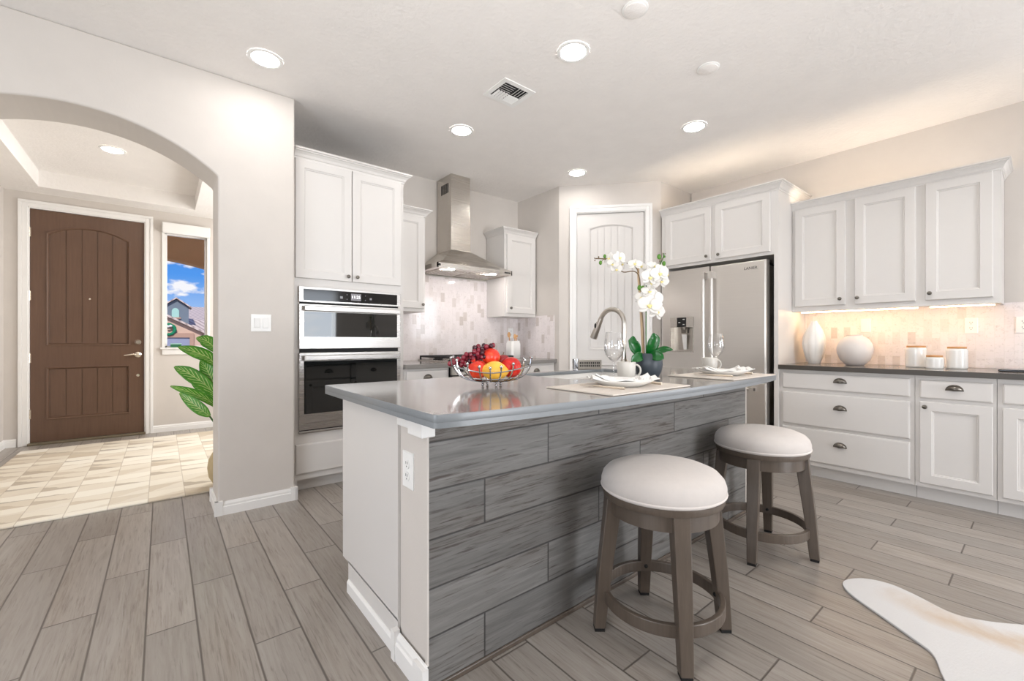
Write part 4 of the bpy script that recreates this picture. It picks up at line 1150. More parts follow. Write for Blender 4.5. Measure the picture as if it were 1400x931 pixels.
mb.box(IY0 + 0.195, IY0 + 0.222, 0, 0.022, 0, 0.104); mb.box(IY0 - 0.014, IY0 + 0.055, 0, 0.021, 0, 0.088)
mb.build('baseboard', 'white_trim', isl)
mb = MB(); mb.box(IX0 + 0.0, IX0 + 0.006, IY0 - 0.006, IY0 + 0.007, 0.09, 0.815); mb.box(IX1 - 0.008, IX1 + 0.002, IY0 - 0.006, IY0 + 0.007, 0.0, 0.852); mb.build('edge_trim', 'wall_paint', isl)
outlet_plate(frame((IX0 + 0.008, 0, 0), (0, -1, 0), (-1, 0, 0)), -1.374, 0.677, 'white outlet on the end of the island', w=0.040, h=0.062)

# worktop with a bowed seating side and a sink cut-out
SX0, SX1, SY0, SY1 = 1.68, 2.50, 1.56, 2.035
cu = bpy.data.curves.new('worktop', 'CURVE'); cu.dimensions = '2D'; cu.fill_mode = 'BOTH'
pts = []
WX0_, WX1_ = 0.585, 3.005
for k in range(33):
    t = k / 32; x = WX0_ + 0.012 + (WX1_ - WX0_ - 0.03) * t
    pts.append((x, 1.060 - 0.085 * math.sin(PI * t) ** 0.75))
pts += [(WX1_, 1.075), (WX1_, 2.098), (WX0_ + 0.006, 2.098), (WX0_, 2.092), (WX0_, 1.070)]
def spl(ps):
    s = cu.splines.new('POLY'); s.points.add(len(ps) - 1)
    for q, (x, y) in zip(s.points, ps): q.co = (x, y, 0, 1)
    s.use_cyclic_u = True
spl(pts)
cu2 = bpy.data.curves.new('edge', 'CURVE'); cu2.dimensions = '2D'; cu2.fill_mode = 'BOTH'      # built-up edge under the slab
for ps in (pts, [(0.66, 1.15), (2.94, 1.15), (2.94, 2.045), (0.66, 2.045)]):
    q_ = cu2.splines.new('POLY'); q_.points.add(len(ps) - 1)
    for q, (x, y) in zip(q_.points, ps): q.co = (x, y, 0, 1)
    q_.use_cyclic_u = True
cu2.extrude = 0.0080; cu2.offset = 0.0
hole = []
for cx, cy, a0 in ((SX1 - 0.03, SY1 - 0.03, 0), (SX0 + 0.03, SY1 - 0.03, 90), (SX0 + 0.03, SY0 + 0.03, 180), (SX1 - 0.03, SY0 + 0.03, 270)):
    for k in range(5):
        t = math.radians(a0 + k * 22.5); hole.append((cx + 0.03 * math.cos(t), cy + 0.03 * math.sin(t)))
spl(hole)
cu.extrude = 0.0105; cu.bevel_depth = 0.001; cu.bevel_resolution = 1; cu.offset = -0.001
to = bpy.data.objects.new('t', cu); COL.objects.link(to)
me = bpy.data.meshes.new_from_object(to.evaluated_get(bpy.context.evaluated_depsgraph_get()))
bpy.data.objects.remove(to); bpy.data.curves.remove(cu)
to = bpy.data.objects.new('t', cu2); COL.objects.link(to)
me2 = bpy.data.meshes.new_from_object(to.evaluated_get(bpy.context.evaluated_depsgraph_get()))
bpy.data.objects.remove(to); bpy.data.curves.remove(cu2)
me2.transform(Matrix.Translation((0, 0, -0.0194)))
bmw = bmesh.new(); bmw.from_mesh(me); bmw.from_mesh(me2); bmw.to_mesh(me); bmw.free(); bpy.data.meshes.remove(me2)
me.name = 'countertop'; me.transform(Matrix.Translation((-1.8, -1.55, 0.008))); me.materials.clear(); me.materials.append(M['quartz_grey']); me.materials.append(M['quartz_edge_daylit'])
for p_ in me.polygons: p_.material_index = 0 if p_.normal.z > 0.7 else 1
o = bpy.data.objects.new('countertop', me); COL.objects.link(o); o.location = (1.8, 1.55, 0.8945)
tag(o, 'polished grey quartz worktop of the island with a bowed edge', 'countertop')

sk = thing('sink', 'white undermount sink in the island worktop', 'sink', (2.1, 1.775, 0.66))
mb = MB()
def srect(i, z): return [(SX0 - 0.008 + i, SY0 - 0.008 + i, z), (SX1 + 0.008 - i, SY0 - 0.008 + i, z), (SX1 + 0.008 - i, SY1 + 0.008 - i, z), (SX0 - 0.008 + i, SY1 + 0.008 - i, z)]
mb.loft([srect(-0.012, 0.66), srect(-0.012, 0.8905), srect(0.0, 0.8905), srect(0.004, 0.70), srect(0.03, 0.68)])
mb.build('basin', 'porcelain', sk)
mb = MB(); mb.lathe([(0.045, 0.681), (0.040, 0.684), (0.012, 0.682), (0.001, 0.682)], (2.1, 1.78, 0), 24); mb.build('drain', 'chrome', sk, smooth=True)

fa = thing('faucet', 'brushed nickel gooseneck faucet arching over the island sink', 'faucet', (2.045, 1.512, ZC))
mb = MB(); mb.lathe([(0.028, ZC), (0.028, ZC + 0.008), (0.019, ZC + 0.014), (0.019, ZC + 0.09), (0.015, ZC + 0.10)], (2.045, 1.512, 0), 24); mb.build('base', 'nickel', fa, smooth=True)
pp = [(2.045, 1.512, ZC + 0.09), (2.045, 1.512, ZC + 0.30)]
for k in range(1, 15):
    a = PI * k / 14 * 0.88; pp.append((2.047, 1.512 + 0.088 - 0.088 * math.cos(a), ZC + 0.30 + 0.088 * math.sin(a)))
mb = MB(); mb.tube(pp, 0.0135, 16); mb.build('neck', 'nickel', fa, smooth=True)
e = Vector(pp[-1]); dv = (Vector(pp[-1]) - Vector(pp[-2])).normalized()
mb = MB(); mb.tube([e - dv * 0.005, e + dv * 0.03, e + dv * 0.10, e + dv * 0.125], [0.0145, 0.017, 0.021, 0.022], 18); hd2 = mb.build('spray_head', 'nickel', fa, smooth=True)
q = e + dv * 0.05
mb = MB(); mb.sphere(q + Vector((-0.002, 0.003, 0.016)), 0.010, 12, (0.8, 0.8, 1.6)); mb.sphere(q + Vector((-0.016, 0.004, 0.006)), 0.010, 12, (0.6, 0.8, 1.6)); mb.build('spray_button', 'rubber_black', hd2, smooth=True)
mb = MB(); mb.tube([(2.06, 1.512, ZC + 0.06), (2.10, 1.512, ZC + 0.075), (2.15, 1.515, ZC + 0.10)], [0.010, 0.008, 0.006], 10); mb.build('lever', 'nickel', fa, smooth=True)

# slotted caddy on the far rim of the sink
cd = thing('sink_caddy', 'slotted stainless caddy on the rim of the island sink', 'sink caddy', (2.35, 2.065, ZC))
mb = MB(frame((2.37, 2.068, ZC), (0.8, -0.6, 0), (-0.6, -0.8, 0)))
mb.lathe([(0.022, 0), (0.022, 0.074), (0.001, 0.076)], (-0.085, 0, 0.0), 20); mb.build('end_post', 'chrome', cd, smooth=True)
mb = MB(frame((2.37, 2.068, ZC), (0.8, -0.6, 0), (-0.6, -0.8, 0))); mb.box(-0.075, 0.10, -0.02, 0.014, 0.0, 0.068); mb.build('tray', 'nickel', cd, bevel=0.003)
mb = MB(frame((2.37, 2.068, ZC), (0.8, -0.6, 0), (-0.6, -0.8, 0)))
for z in (0.018, 0.038):
    for k in range(11): mb.box(-0.058 + k * 0.0135, -0.050 + k * 0.0135, 0.0135, 0.0148, z, z + 0.014)
mb.build('slot', 'dark_gap', cd)

# ------------------------------------------------------------------ fruit basket
RV = Vector((0.777, -0.629, 0.0)); DV = Vector((0.629, 0.777, 0.0))      # to the right of / away from the viewer
BC = Vector((1.165, 1.585, ZC))
def bpt(rv, dv, z): return BC + RV * rv + DV * dv + Vector((0, 0, z))
def rim(phi, s):
    """wire from base (s=0) to rim (s=1); the basket is drawn out at two ends"""
    e_ = math.cos(phi) ** 2
    r0 = 0.055; r1 = 0.130 + 0.055 * e_
    z1 = 0.088 + 0.042 * e_
    r = r0 + (r1 - r0) * math.sin(s * PI / 2) ** 0.9
    z = 0.024 + (z1 - 0.024) * (1 - math.cos(s * PI / 2)) ** 1.1
    return bpt(r * math.cos(phi), r * math.sin(phi), z)
bk = thing('fruit_basket', 'silver wire fruit basket with ball tips on the island', 'basket', tuple(BC))
NW = 18
for k in range(NW):
    ph = 2 * PI * (k + 0.5) / NW
    mb = MB(); mb.tube([rim(ph, s / 10) for s in range(11)], 0.0031, 7); mb.sphere(rim(ph, 1.0), 0.0072, 12); mb.build('wire', 'chrome', bk, smooth=True)
for s in (0.0, 0.45, 0.80):
    mb = MB(); mb.tube([rim(2 * PI * k / 48, s) for k in range(48)], 0.0030, 7, closed=True); mb.build('hoop', 'chrome', bk, smooth=True)
mb = MB()
for k in range(4):
    a = PI * k / 4; mb.tube([bpt(0.055 * math.cos(a), 0.055 * math.sin(a), 0.024), bpt(-0.055 * math.cos(a), -0.055 * math.sin(a), 0.024)], 0.002, 6)
mb.build('base_grid', 'chrome', bk, smooth=True)
for k in range(4):
    a = 2 * PI * k / 4 + 0.5
    mb = MB(); c = bpt(0.045 * math.cos(a), 0.045 * math.sin(a), 0); mb.sphere(c + Vector((0, 0, 0.0065)), 0.0065, 12); mb.sphere(c + Vector((0, 0, 0.017)), 0.0055, 12); mb.cyl(c + Vector((0, 0, 0.016)), 0.003, 0.008, 8); mb.build('foot', 'chrome', bk, smooth=True)


def round_fruit(name, rv, dv, z, r, mat, lab, cat, crown_=False, sc=(1, 1, 0.95), lean=(0, 0, 1)):
    c = bpt(rv, dv, z); t = thing(name, lab, cat, tuple(c))
    lean = Vector(lean).normalized(); rot = Vector((0, 0, 1)).rotation_difference(lean).to_matrix()
    mb = MB()
    prof = []
    n = 16
    for k in range(n + 1):
        a = -PI / 2 + PI * k / n; dip = 0.10 * r * math.exp(-((a - PI / 2) / 0.35) ** 2)
        prof.append((max(r * sc[0] * math.cos(a), 0.0008), r * sc[2] * math.sin(a) - dip))
    mb.M = Matrix.Translation(c) @ rot.to_4x4(); mb.lathe(prof, (0, 0, 0), 28); mb.build('flesh', mat, t, smooth=True)
    mb = MB(Matrix.Translation(c) @ rot.to_4x4())
    if crown_:
        for k in range(6):
            a = 2 * PI * k / 6; mb.tube([(0.004 * math.cos(a), 0.004 * math.sin(a), r * 0.86), (0.007 * math.cos(a), 0.007 * math.sin(a), r * 1.02), (0.012 * math.cos(a), 0.012 * math.sin(a), r * 1.12)], [0.003, 0.003, 0.001], 6)
        mb.build('calyx', mat, t, smooth=True)
    else:
        mb.tube([(0, 0, r * 0.80), (0.002, 0, r * 1.0), (0.006, 0, r * 1.2)], 0.0022, 6); mb.build('stem', 'stem_brown', t, smooth=True)
    return t


round_fruit('pomegranate', -0.062, -0.030, 0.074, 0.045, 'pomegranate_red', 'orange red pomegranate at the left of the basket', 'pomegranate', True, lean=(-0.3, 0.3, 0.9))
round_fruit('pomegranate', -0.004, 0.022, 0.128, 0.043, 'pomegranate_red', 'orange red pomegranate on top of the heap', 'pomegranate', True, lean=(0.7, 0.5, 0.4))
round_fruit('pomegranate', 0.088, -0.005, 0.084, 0.047, 'tomato_red', 'red pomegranate at the right of the basket', 'pomegranate', True, lean=(-0.5, -0.8, -0.1))
round_fruit('apple', 0.050, 0.050, 0.108, 0.036, 'apple_dark', 'dark red apple behind the top pomegranate', 'apple')
round_fruit('apple', -0.055, 0.06, 0.070, 0.038, 'apple_dark', 'dark red apple under the grapes', 'apple')
c = bpt(0.016, -0.052, 0.071); t = thing('mango', 'yellow mango at the front of the basket', 'mango', tuple(c))
mb = MB(Matrix.Translation(c) @ Matrix(((RV.x, DV.x, 0, 0), (RV.y, DV.y, 0, 0), (0, 0, 1, 0), (0, 0, 0, 1))) @ Matrix.Rotation(0.06, 4, 'Y'))
prof = [(max(0.0005, 0.044 * math.sin(PI * k / 18) ** 0.72 * (1.0 + 0.10 * (k / 18 - 0.5))), -0.066 + 0.130 * k / 18) for k in range(19)]
mb.lathe(prof, (0, 0, 0), 26, 'x'); mb.build('flesh', 'mango_yellow', t, smooth=True)
mb = MB(Matrix.Translation(c)); mb.sphere(RV * -0.060 + Vector((0, 0, 0.0)), 0.004, 8); mb.build('stem', 'stem_brown', t, smooth=True)
gp = thing('grape_bunch', 'bunch of red grapes hanging over the left rim of the basket', 'grapes', tuple(bpt(-0.09, 0.03, 0.12)))
rnd = random.Random(3)
path = [(-0.030, 0.035, 0.142), (-0.052, 0.032, 0.138), (-0.078, 0.030, 0.126), (-0.105, 0.026, 0.112), (-0.135, 0.018, 0.100), (-0.163, 0.005, 0.108), (-0.186, -0.012, 0.104)]
mb = MB(); mb.tube([bpt(*q) for q in path], 0.002, 6); mb.build('stem', 'stem_brown', gp, smooth=True)
placed = []
tries = 0
while len(placed) < 62 and tries < 4000:
    tries += 1
    u = rnd.random() ** 1.35 * (len(path) - 1.001); i = int(u); f = u - i
    p0, p1 = Vector(path[i]), Vector(path[i + 1]); b = p0.lerp(p1, f)
    w = 0.034 * (1 - u / (len(path) - 0.6)) + 0.004
    q = b + Vector((rnd.uniform(-w, w), rnd.uniform(-w, w), rnd.uniform(-w * 0.5, w * 1.1)))
    if all((q - p).length > 0.0165 for p in placed): placed.append(q)
for k, q in enumerate(placed):
    mb = MB(); mb.sphere(bpt(*q), 0.0112, 12, (1, 1, 1.12)); mb.build('grape', 'grape_red' if k % 3 else 'grape_dark', gp, smooth=True)

# ------------------------------------------------------------------ place settings
def placemat(x0, x1, y0, y1, lab):
    mb = MB(); n = 40
    def fn(u, v): return (x0 + (x1 - x0) * u, y0 + (y1 - y0) * v, ZC + 0.006 + 0.0008 * math.sin(u * 300) * math.sin(v * 200))
    mb.box(x0, x1, y0, y1, ZC + 0.0005, ZC + 0.0065)
    tag(mb.build('placemat', 'placemat_weave', bevel=0.002, loc=((x0 + x1) / 2, (y0 + y1) / 2, ZC)), lab, 'placemat')


def setting(px, py, where, mug, glass, rot=0.0):
    z = ZC + 0.0068
    t = thing('plate', 'white dinner plate on the ' + where + ' placemat', 'plate', (px, py, z))
    mb = MB(); mb.lathe([(0.085, z), (0.090, z + 0.002), (0.118, z + 0.014), (0.136, z + 0.024), (0.138, z + 0.026), (0.135, z + 0.027), (0.112, z + 0.018), (0.085, z + 0.006), (0.001, z + 0.005)], (px, py, 0), 56); mb.build('dish', 'porcelain', t, smooth=True)
    # folded napkin lying across the plate, ends over the rim
    rr_ = random.Random(int(px * 100))
    ax = (RV * math.cos(rot) + DV * math.sin(rot)).normalized(); ay = Vector((-ax.y, ax.x, 0))
    mb = MB()
    def nap(u, v, lift):
        a = (u - 0.5) * 0.285; b = (v - 0.5) * (0.17 + 0.02 * math.sin(u * 6))
        r = math.hypot(a, b)
        h = 0.012 + 0.026 * min(1, (abs(a) / 0.145) ** 2.0) + 0.008 * math.sin(u * 13 + 1) * math.sin(v * 7) + 0.007 * math.sin(v * 11 + u * 3) + lift
        p = Vector((px, py, z + max(h, 0.012))) + ax * a + ay * b
        return (p.x, p.y, p.z)
    mb.grid(lambda u, v: nap(u, v, 0.0), 30, 16); mb.grid(lambda u, v: nap(0.06 + 0.86 * u, 0.10 + 0.8 * v, 0.009), 26, 14)
    o = mb.build('napkin', 'napkin_cloth', smooth=True, solid=0.004, loc=(px, py, z + 0.012)); tag(o, 'folded white napkin draped over the plate on the ' + where + ' placemat', 'napkin')
    # fork on the left and knife on the right
    fx, fy = px - 0.160, py - 0.02
    mb = MB(Matrix.Translation((fx, fy, z + 0.003)) @ Matrix.Rotation(0.25, 4, 'Z'))
    mb.tube([(0, -0.10, 0.0025), (0, -0.02, 0.004), (0, 0.04, 0.006)], [0.005, 0.004, 0.003], 8); mb.box(-0.011, 0.011, 0.035, 0.06, 0.004, 0.007)
    for k in range(4): mb.box(-0.011 + k * 0.0065, -0.0085 + k * 0.0065, 0.058, 0.098, 0.004, 0.006)
    tag(mb.build('fork', 'flatware', smooth=True, loc=(fx, fy, z)), 'champagne coloured fork left of the plate on the ' + where + ' placemat', 'fork')
    kx, ky = px + 0.168, py + 0.0
    mb = MB(Matrix.Translation((kx, ky, z + 0.001)) @ Matrix.Rotation(-0.1, 4, 'Z'))
    mb.tube([(0, -0.10, 0.005), (0, 0.0, 0.005)], [0.0062, 0.0045], 8); mb.loft([[(-0.007, 0, 0.003), (0.007, 0, 0.003), (0.007, 0, 0.0065), (-0.007, 0, 0.0065)], [(-0.008, 0.07, 0.003), (0.009, 0.07, 0.004), (0.009, 0.07, 0.0055), (-0.008, 0.07, 0.0065)], [(-0.006, 0.11, 0.004), (-0.002, 0.11, 0.004), (-0.002, 0.11, 0.0055), (-0.006, 0.11, 0.0055)]])
    tag(mb.build('knife', 'flatware', smooth=True, loc=(kx, ky, z)), 'champagne coloured knife right of the plate on the ' + where + ' placemat', 'knife')
    # mug
    mx_, my_ = mug
    m_ = thing('mug', 'grey white stoneware mug behind the ' + where + ' place setting', 'mug', (mx_, my_, ZC + 0.0005))
    zz = ZC + 0.0005
    mb = MB(); mb.lathe([(0.036, zz), (0.041, zz + 0.004), (0.047, zz + 0.03), (0.049, zz + 0.088), (0.048, zz + 0.091), (0.045, zz + 0.088), (0.043, zz + 0.03), (0.036, zz + 0.008), (0.001, zz + 0.007)], (mx_, my_, 0), 40); mb.build('cup', 'stoneware', m_, smooth=True)
    hdl = []
    hd = (RV + DV * 0.05).normalized()
    for k in range(13):
        a = PI / 2 - PI * k / 12; hdl.append(Vector((mx_, my_, zz + 0.045)) + hd * (0.045 + 0.032 * max(0, math.cos(a)) ** 0.8) + Vector((0, 0, 0.031 * math.sin(a))))
    mb = MB(); mb.tube(hdl, 0.0052, 10); mb.build('mug_handle', 'stoneware', m_, smooth=True)
    gx, gy = glass
    g = thing('wine_glass', 'clear stemmed wine glass beside the ' + where + ' plate', 'wine glass', (gx, gy, ZC + 0.0005))
    on = ZC + 0.0072
    mb = MB(); mb.lathe([(0.036, on), (0.036, on + 0.0015), (0.012, on + 0.005), (0.004, on + 0.012), (0.0036, on + 0.085), (0.006, on + 0.096)], (gx, gy, 0), 32); mb.build('stem', 'wine_glass', g, smooth=True)
    mb = MB(); mb.lathe([(0.004, on + 0.095), (0.020, on + 0.104), (0.040, on + 0.128), (0.0485, on + 0.158), (0.047, on + 0.185), (0.041, on + 0.225), (0.037, on + 0.240), (0.0358, on + 0.240), (0.040, on + 0.224), (0.0455, on + 0.185), (0.047, on + 0.158), (0.0385, on + 0.130), (0.019, on + 0.107), (0.001, on + 0.101)], (gx, gy, 0), 40, cap=False); mb.build('bowl', 'wine_glass', g, smooth=True)
    return t


placemat(1.288, 1.838, 1.0, 1.357, 'woven cream placemat on the island nearer the fruit basket')
placemat(2.262, 2.812, 1.0, 1.372, 'woven cream placemat on the island nearer the fridge')
setting(1.585, 1.185, 'near', (1.92, 1.405), (1.70, 1.315), 0.0)
setting(2.540, 1.185, 'far', (2.845, 1.415), (2.685, 1.295), 0.05)

# ------------------------------------------------------------------ orchid
OC = Vector((2.108, 1.395, ZC))
orc = thing('orchid', 'white orchid in a dark slate pot on the island', 'potted plant', tuple(OC))
mb = MB(); mb.lathe([(0.045, 0), (0.055, 0.004), (0.070, 0.035), (0.077, 0.070), (0.075, 0.100), (0.064, 0.128), (0.058, 0.134), (0.054, 0.132), (0.056, 0.115)], OC, 40); mb.build('pot', 'slate_pot', orc, smooth=True)
mb = MB(); mb.lathe([(0.056, 0.112), (0.04, 0.122), (0.001, 0.125)], OC, 24); mb.build('soil', 'soil', orc, smooth=True)
S_ = 240.0
def opx(u, v, dep=0.0):
    """measured offsets of the plant around its pot, in metres"""
    return OC + RV * ((u - 881.0) / S_) + DV * dep + Vector((0, 0, (516.0 - v) / S_))
def leafsurf(mb, pts, w, cup=0.25, nrm=None, nu=8):
    """pts: midrib points; w: max width; shape tapers both ends"""
    P = [Vector(p) for p in pts]; n = len(P) - 1
    rows = 14
    def at(s):
        x = s * n; i = min(int(x), n - 1); return P[i].lerp(P[i + 1], x - i)
    def fn(u, v):
        c = at(v); t = (at(min(1, v + 0.02)) - at(max(0, v - 0.02))).normalized()
        nn = Vector(nrm) if nrm else Vector((0, 0, 1)); side = t.cross(nn)
        if side.length < 1e-3: side = t.orthogonal()
        side.normalize(); up = side.cross(t).normalized()
        hwid = w * (math.sin(PI * min(1, max(0.0, v * 0.93 + 0.05))) ** 0.75) * 0.5
        s = (u - 0.5) * 2
        q = c + side * hwid * s + up * cup * hwid * s * s
        return (q.x, q.y, q.z)
    mb.grid(fn, nu, rows, uv=True)
view = (-DV * 1.0 + Vector((0, 0, 0.15)))
for pts, w, cup in (([(868, 487, -0.01), (862, 478, -0.03), (857, 470, -0.04), (859, 461, -0.03)], 0.062, 0.3),
                    ([(878, 486, -0.03), (882, 475, -0.05), (885, 465, -0.055), (884, 457, -0.05)], 0.064, 0.25),
                    ([(872, 486, -0.03), (866, 487, -0.06), (858, 490, -0.08), (853, 495, -0.085)], 0.052, 0.2),
                    ([(878, 487, -0.04), (884, 486, -0.08), (890, 486, -0.09), (893, 484, -0.09)], 0.060, 0.2),
                    ([(890, 486, 0.0), (896, 480, 0.0), (904, 478, 0.0), (913, 479, -0.01)], 0.036, 0.3)):
    mb = MB(); leafsurf(mb, [opx(*q) for q in pts], w, cup, nrm=view); mb.build('leaf', 'orchid_leaf', orc, smooth=True, solid=0.002)
def curve_pts(ps, n=6):
    P = [opx(*q) for q in ps]; out = []
    for i in range(len(P) - 1):
        p0 = P[max(i - 1, 0)]; p1 = P[i]; p2 = P[i + 1]; p3 = P[min(i + 2, len(P) - 1)]
        for k in range(n):
            t = k / n; out.append(0.5 * ((2 * p1) + (p2 - p0) * t + (2 * p0 - 5 * p1 + 4 * p2 - p3) * t * t + (3 * p1 - p0 - 3 * p2 + p3) * t ** 3))
    return out + [P[-1]]
mb = MB(); mb.tube(curve_pts([(874, 488, 0), (872, 450, 0), (869, 410, -0.01), (868, 385, 0.0), (868, 370, 0.01)]), 0.0062, 8); mb.build('stake', 'stem_tan', orc, smooth=True)
mb = MB(); mb.tube(curve_pts([(879, 488, 0.01), (879, 450, 0.015), (879, 400, 0.01), (879, 388, 0.0), (884, 380, -0.01), (892, 372, 0.0), (900, 358, 0.0), (902, 350, 0.0)]), 0.0034, 8); mb.build('stem', 'stem_green', orc, smooth=True)
mb = MB(); mb.tube(curve_pts([(875, 488, -0.01), (873, 450, -0.015), (870, 400, -0.01), (868, 382, -0.01), (864, 375, 0.0), (858, 374, 0.0), (848, 374, 0.02), (838, 366, 0.02), (826, 358, 0.01), (810, 357, 0.0)]), 0.003, 8); mb.build('stem', 'stem_brown', orc, smooth=True)
mb = MB(); mb.tube(curve_pts([(868, 376, 0.0), (864, 368, 0.0), (860, 366, 0.0), (852, 363, 0)]), 0.0026, 7); mb.build('stem', 'stem_brown', orc, smooth=True)
frnd = random.Random(11)
def flower(u, v, dep, size, yaw, tilt, roll):
    c = opx(u, v, dep)
    nrm = (-DV * math.cos(yaw) + RV * math.sin(yaw)) * math.cos(tilt) + Vector((0, 0, math.sin(tilt)))
    nrm.normalize(); up = (Vector((0, 0, 1)) - nrm * nrm.z).normalized(); side = up.cross(nrm)
    def P(a, r, h):
        a += roll; return c + (side * math.sin(a) + up * math.cos(a)) * r + nrm * h
    mb = MB()
    for a, l, w in ((0, 0.95, 0.62), (2.25, 0.92, 0.55), (-2.25, 0.92, 0.55), (1.32, 1.0, 1.05), (-1.32, 1.0, 1.05)):
        d = 0.003 if abs(abs(a) - 1.32) < 0.01 else 0.0
        L = size * l; W = size * w
        ruff = frnd.uniform(0, 6)
        def fn(uu, vv):
            s = (uu - 0.5) * 2; hw_ = W * 0.5 * math.sin(PI * (0.08 + 0.86 * vv)) ** 0.6
            r = L * (0.06 + 0.94 * vv) * (1 - 0.10 * s * s)
            base_ = P(a, r, d + 0.10 * L * vv - 0.16 * L * vv * vv + 0.02 * L * math.sin(ruff + s * 3) * vv)
            tang = (P(a + PI / 2, 1, 0) - c) * hw_ * s
            q = base_ + tang; return (q.x, q.y, q.z)
        mb.grid(fn, 6, 6)
    o = mb.build('flower', 'orchid_petal', orc, smooth=True, solid=0.0012)
    mb = MB(); mb.sphere(c + nrm * 0.006 - up * size * 0.10, size * 0.13, 10, (1, 1, 1.2)); mb.sphere(c + nrm * 0.010 + side * size * 0.12 - up * size * 0.05, size * 0.08, 8); mb.sphere(c + nrm * 0.010 - side * size * 0.12 - up * size * 0.05, size * 0.08, 8)
    mb.build('lip', 'orchid_lip', o, smooth=True)
for a in ((829, 357, 0.0, 0.040, -0.7, 0.1, 0.2), (841, 357, -0.02, 0.046, 0.4, 0.2, -0.2), (832, 365, -0.02, 0.036, -0.3, -0.4, 0.4), (838, 371, 0.0, 0.040, 0.2, -0.5, 0.0), (846, 364, 0.02, 0.036, 0.9, 0.2, 0.3),
          (861, 366, -0.03, 0.042, -0.2, 0.5, 0.1), (872, 367, 0.02, 0.044, 0.3, 0.4, 0.2), (879, 384, -0.05, 0.056, 0.25, 0.0, 0.1), (892, 379, -0.05, 0.058, 0.1, 0.15, -0.2), (888, 369, -0.02, 0.048, 0.2, 0.6, 0.4), (900, 374, -0.01, 0.052, 0.7, 0.1, 0.0), (896, 388, -0.03, 0.046, 0.1, -0.3, 0.3), (884, 390, -0.02, 0.044, -0.3, -0.3, 0.5), (906, 378, 0.01, 0.040, 1.1, 0.0, 0.1),
          (870, 410, -0.03, 0.044, -0.5, 0.2, 0.1), (877, 421, -0.07, 0.070, -0.15, 0.1, 0.15), (886, 413, -0.04, 0.064, 0.3, 0.1, -0.2), (888, 429, -0.05, 0.060, 0.4, -0.15, 0.2), (880, 403, -0.03, 0.050, 0.1, 0.5, 0.2)):
    flower(*a)
for u, v, r in ((822, 354.5, 0.010), (816.5, 363, 0.011), (814, 355.5, 0.005), (808.5, 357, 0.003), (809, 360, 0.004), (894.5, 355, 0.013), (901, 364, 0.012), (902, 355, 0.006), (899.5, 350.5, 0.003), (903, 351, 0.003), (868.5, 396.5, 0.014), (873, 396, 0.010)):
    mb = MB(); mb.sphere(opx(u, v, -0.01), r, 12, (0.85, 0.85, 1.15)); mb.build('bud', 'orchid_bud' if r > 0.0055 else 'stem_brown', orc, smooth=True)
for p0, p1 in (((822, 357, 0), (816.5, 363, -0.01)), ((829, 357, 0), (808.5, 357, -0.01)), ((896, 362, 0), (894.5, 355, -0.01)), ((896, 362, 0), (902, 355, -0.01)), ((897, 360, 0), (899.5, 350, -0.01)), ((897, 366, 0), (901, 364, -0.01))):
    mb = MB(); mb.tube([opx(*p0), opx(*p1)], 0.0016, 6); mb.build('stem', 'stem_brown', orc, smooth=True)

# ------------------------------------------------------------------ counter stools
st = thing('bar_stool', 'round upholstered wooden stool nearest the camera at the island', 'stool', (0, 0, 0), 'counter stools')
mb = MB()
prof = [(0.001, 0.536), (0.205, 0.536), (0.222, 0.545), (0.229, 0.562), (0.229, 0.580), (0.222, 0.602), (0.204, 0.622), (0.170, 0.636), (0.115, 0.645), (0.05, 0.649), (0.001, 0.650)]
mb.lathe(prof, (0, 0, 0), 56); seat = mb.build('seat_cushion', 'seat_linen', st, smooth=True)
mb = MB(); mb.tube([(0.227 * math.cos(2 * PI * k / 56), 0.227 * math.sin(2 * PI * k / 56), 0.556) for k in range(56)], 0.0048, 8, closed=True); mb.build('piping', 'seat_piping', seat, smooth=True)
mb = MB(); mb.lathe([(0.205, 0.518), (0.220, 0.520), (0.224, 0.528), (0.224, 0.545), (0.218, 0.550), (0.001, 0.550)], (0, 0, 0), 56); mb.build('seat_board', 'stool_wood', st, smooth=True)
mb = MB(); mb.band((0, 0, 0), 0.178, 0.203, 0.462, 0.520, 56); mb.build('apron', 'stool_wood', st, smooth=True)
for k in range(4):
    a = PI / 4 + k * PI / 2; er = Vector((math.cos(a), math.sin(a), 0)); et = Vector((-er.y, er.x, 0))
    mb = MB(); rings = []
    for z, rc, w in ((0.520, 0.186, 0.030), (0.462, 0.192, 0.029), (0.22, 0.222, 0.0255), (0.012, 0.241, 0.0215)):
        c = er * rc + Vector((0, 0, z))
        rings.append([tuple(c + er * w * sx + et * w * sy) for sx, sy in ((-1, -1), (1, -1), (1, 1), (-1, 1))])
    mb.loft(rings); lg = mb.build('leg', 'stool_wood', st, bevel=0.004)
    c = er * 0.2415
    mb = MB(); mb.loft([[tuple(c + er * 0.019 * sx + et * 0.019 * sy + Vector((0, 0, z))) for sx, sy in ((-1, -1), (1, -1), (1, 1), (-1, 1))] for z in (0.0, 0.013)]); mb.build('foot_pad', 'rubber_black', lg)
    c = er * 0.2065 + Vector((0, 0, 0.138))
    mb = MB(); mb.sphere(c, 0.009, 10, (1, 1, 1)); mb.build('bolt', 'rubber_black', lg, smooth=True)
mb = MB(); mb.band((0, 0, 0), 0.205, 0.224, 0.115, 0.160, 64); mb.build('footrest_ring', 'stool_wood', st, bevel=0.003)
st2 = copy_tree(st)
st.location = (1.506, 0.938, 0); st.rotation_euler = (0, 0, math.radians(5))
st2.location = (2.530, 0.975, 0); st2.rotation_euler = (0, 0, math.radians(-33))
tag(st2, 'round upholstered wooden stool at the fridge end of the island')

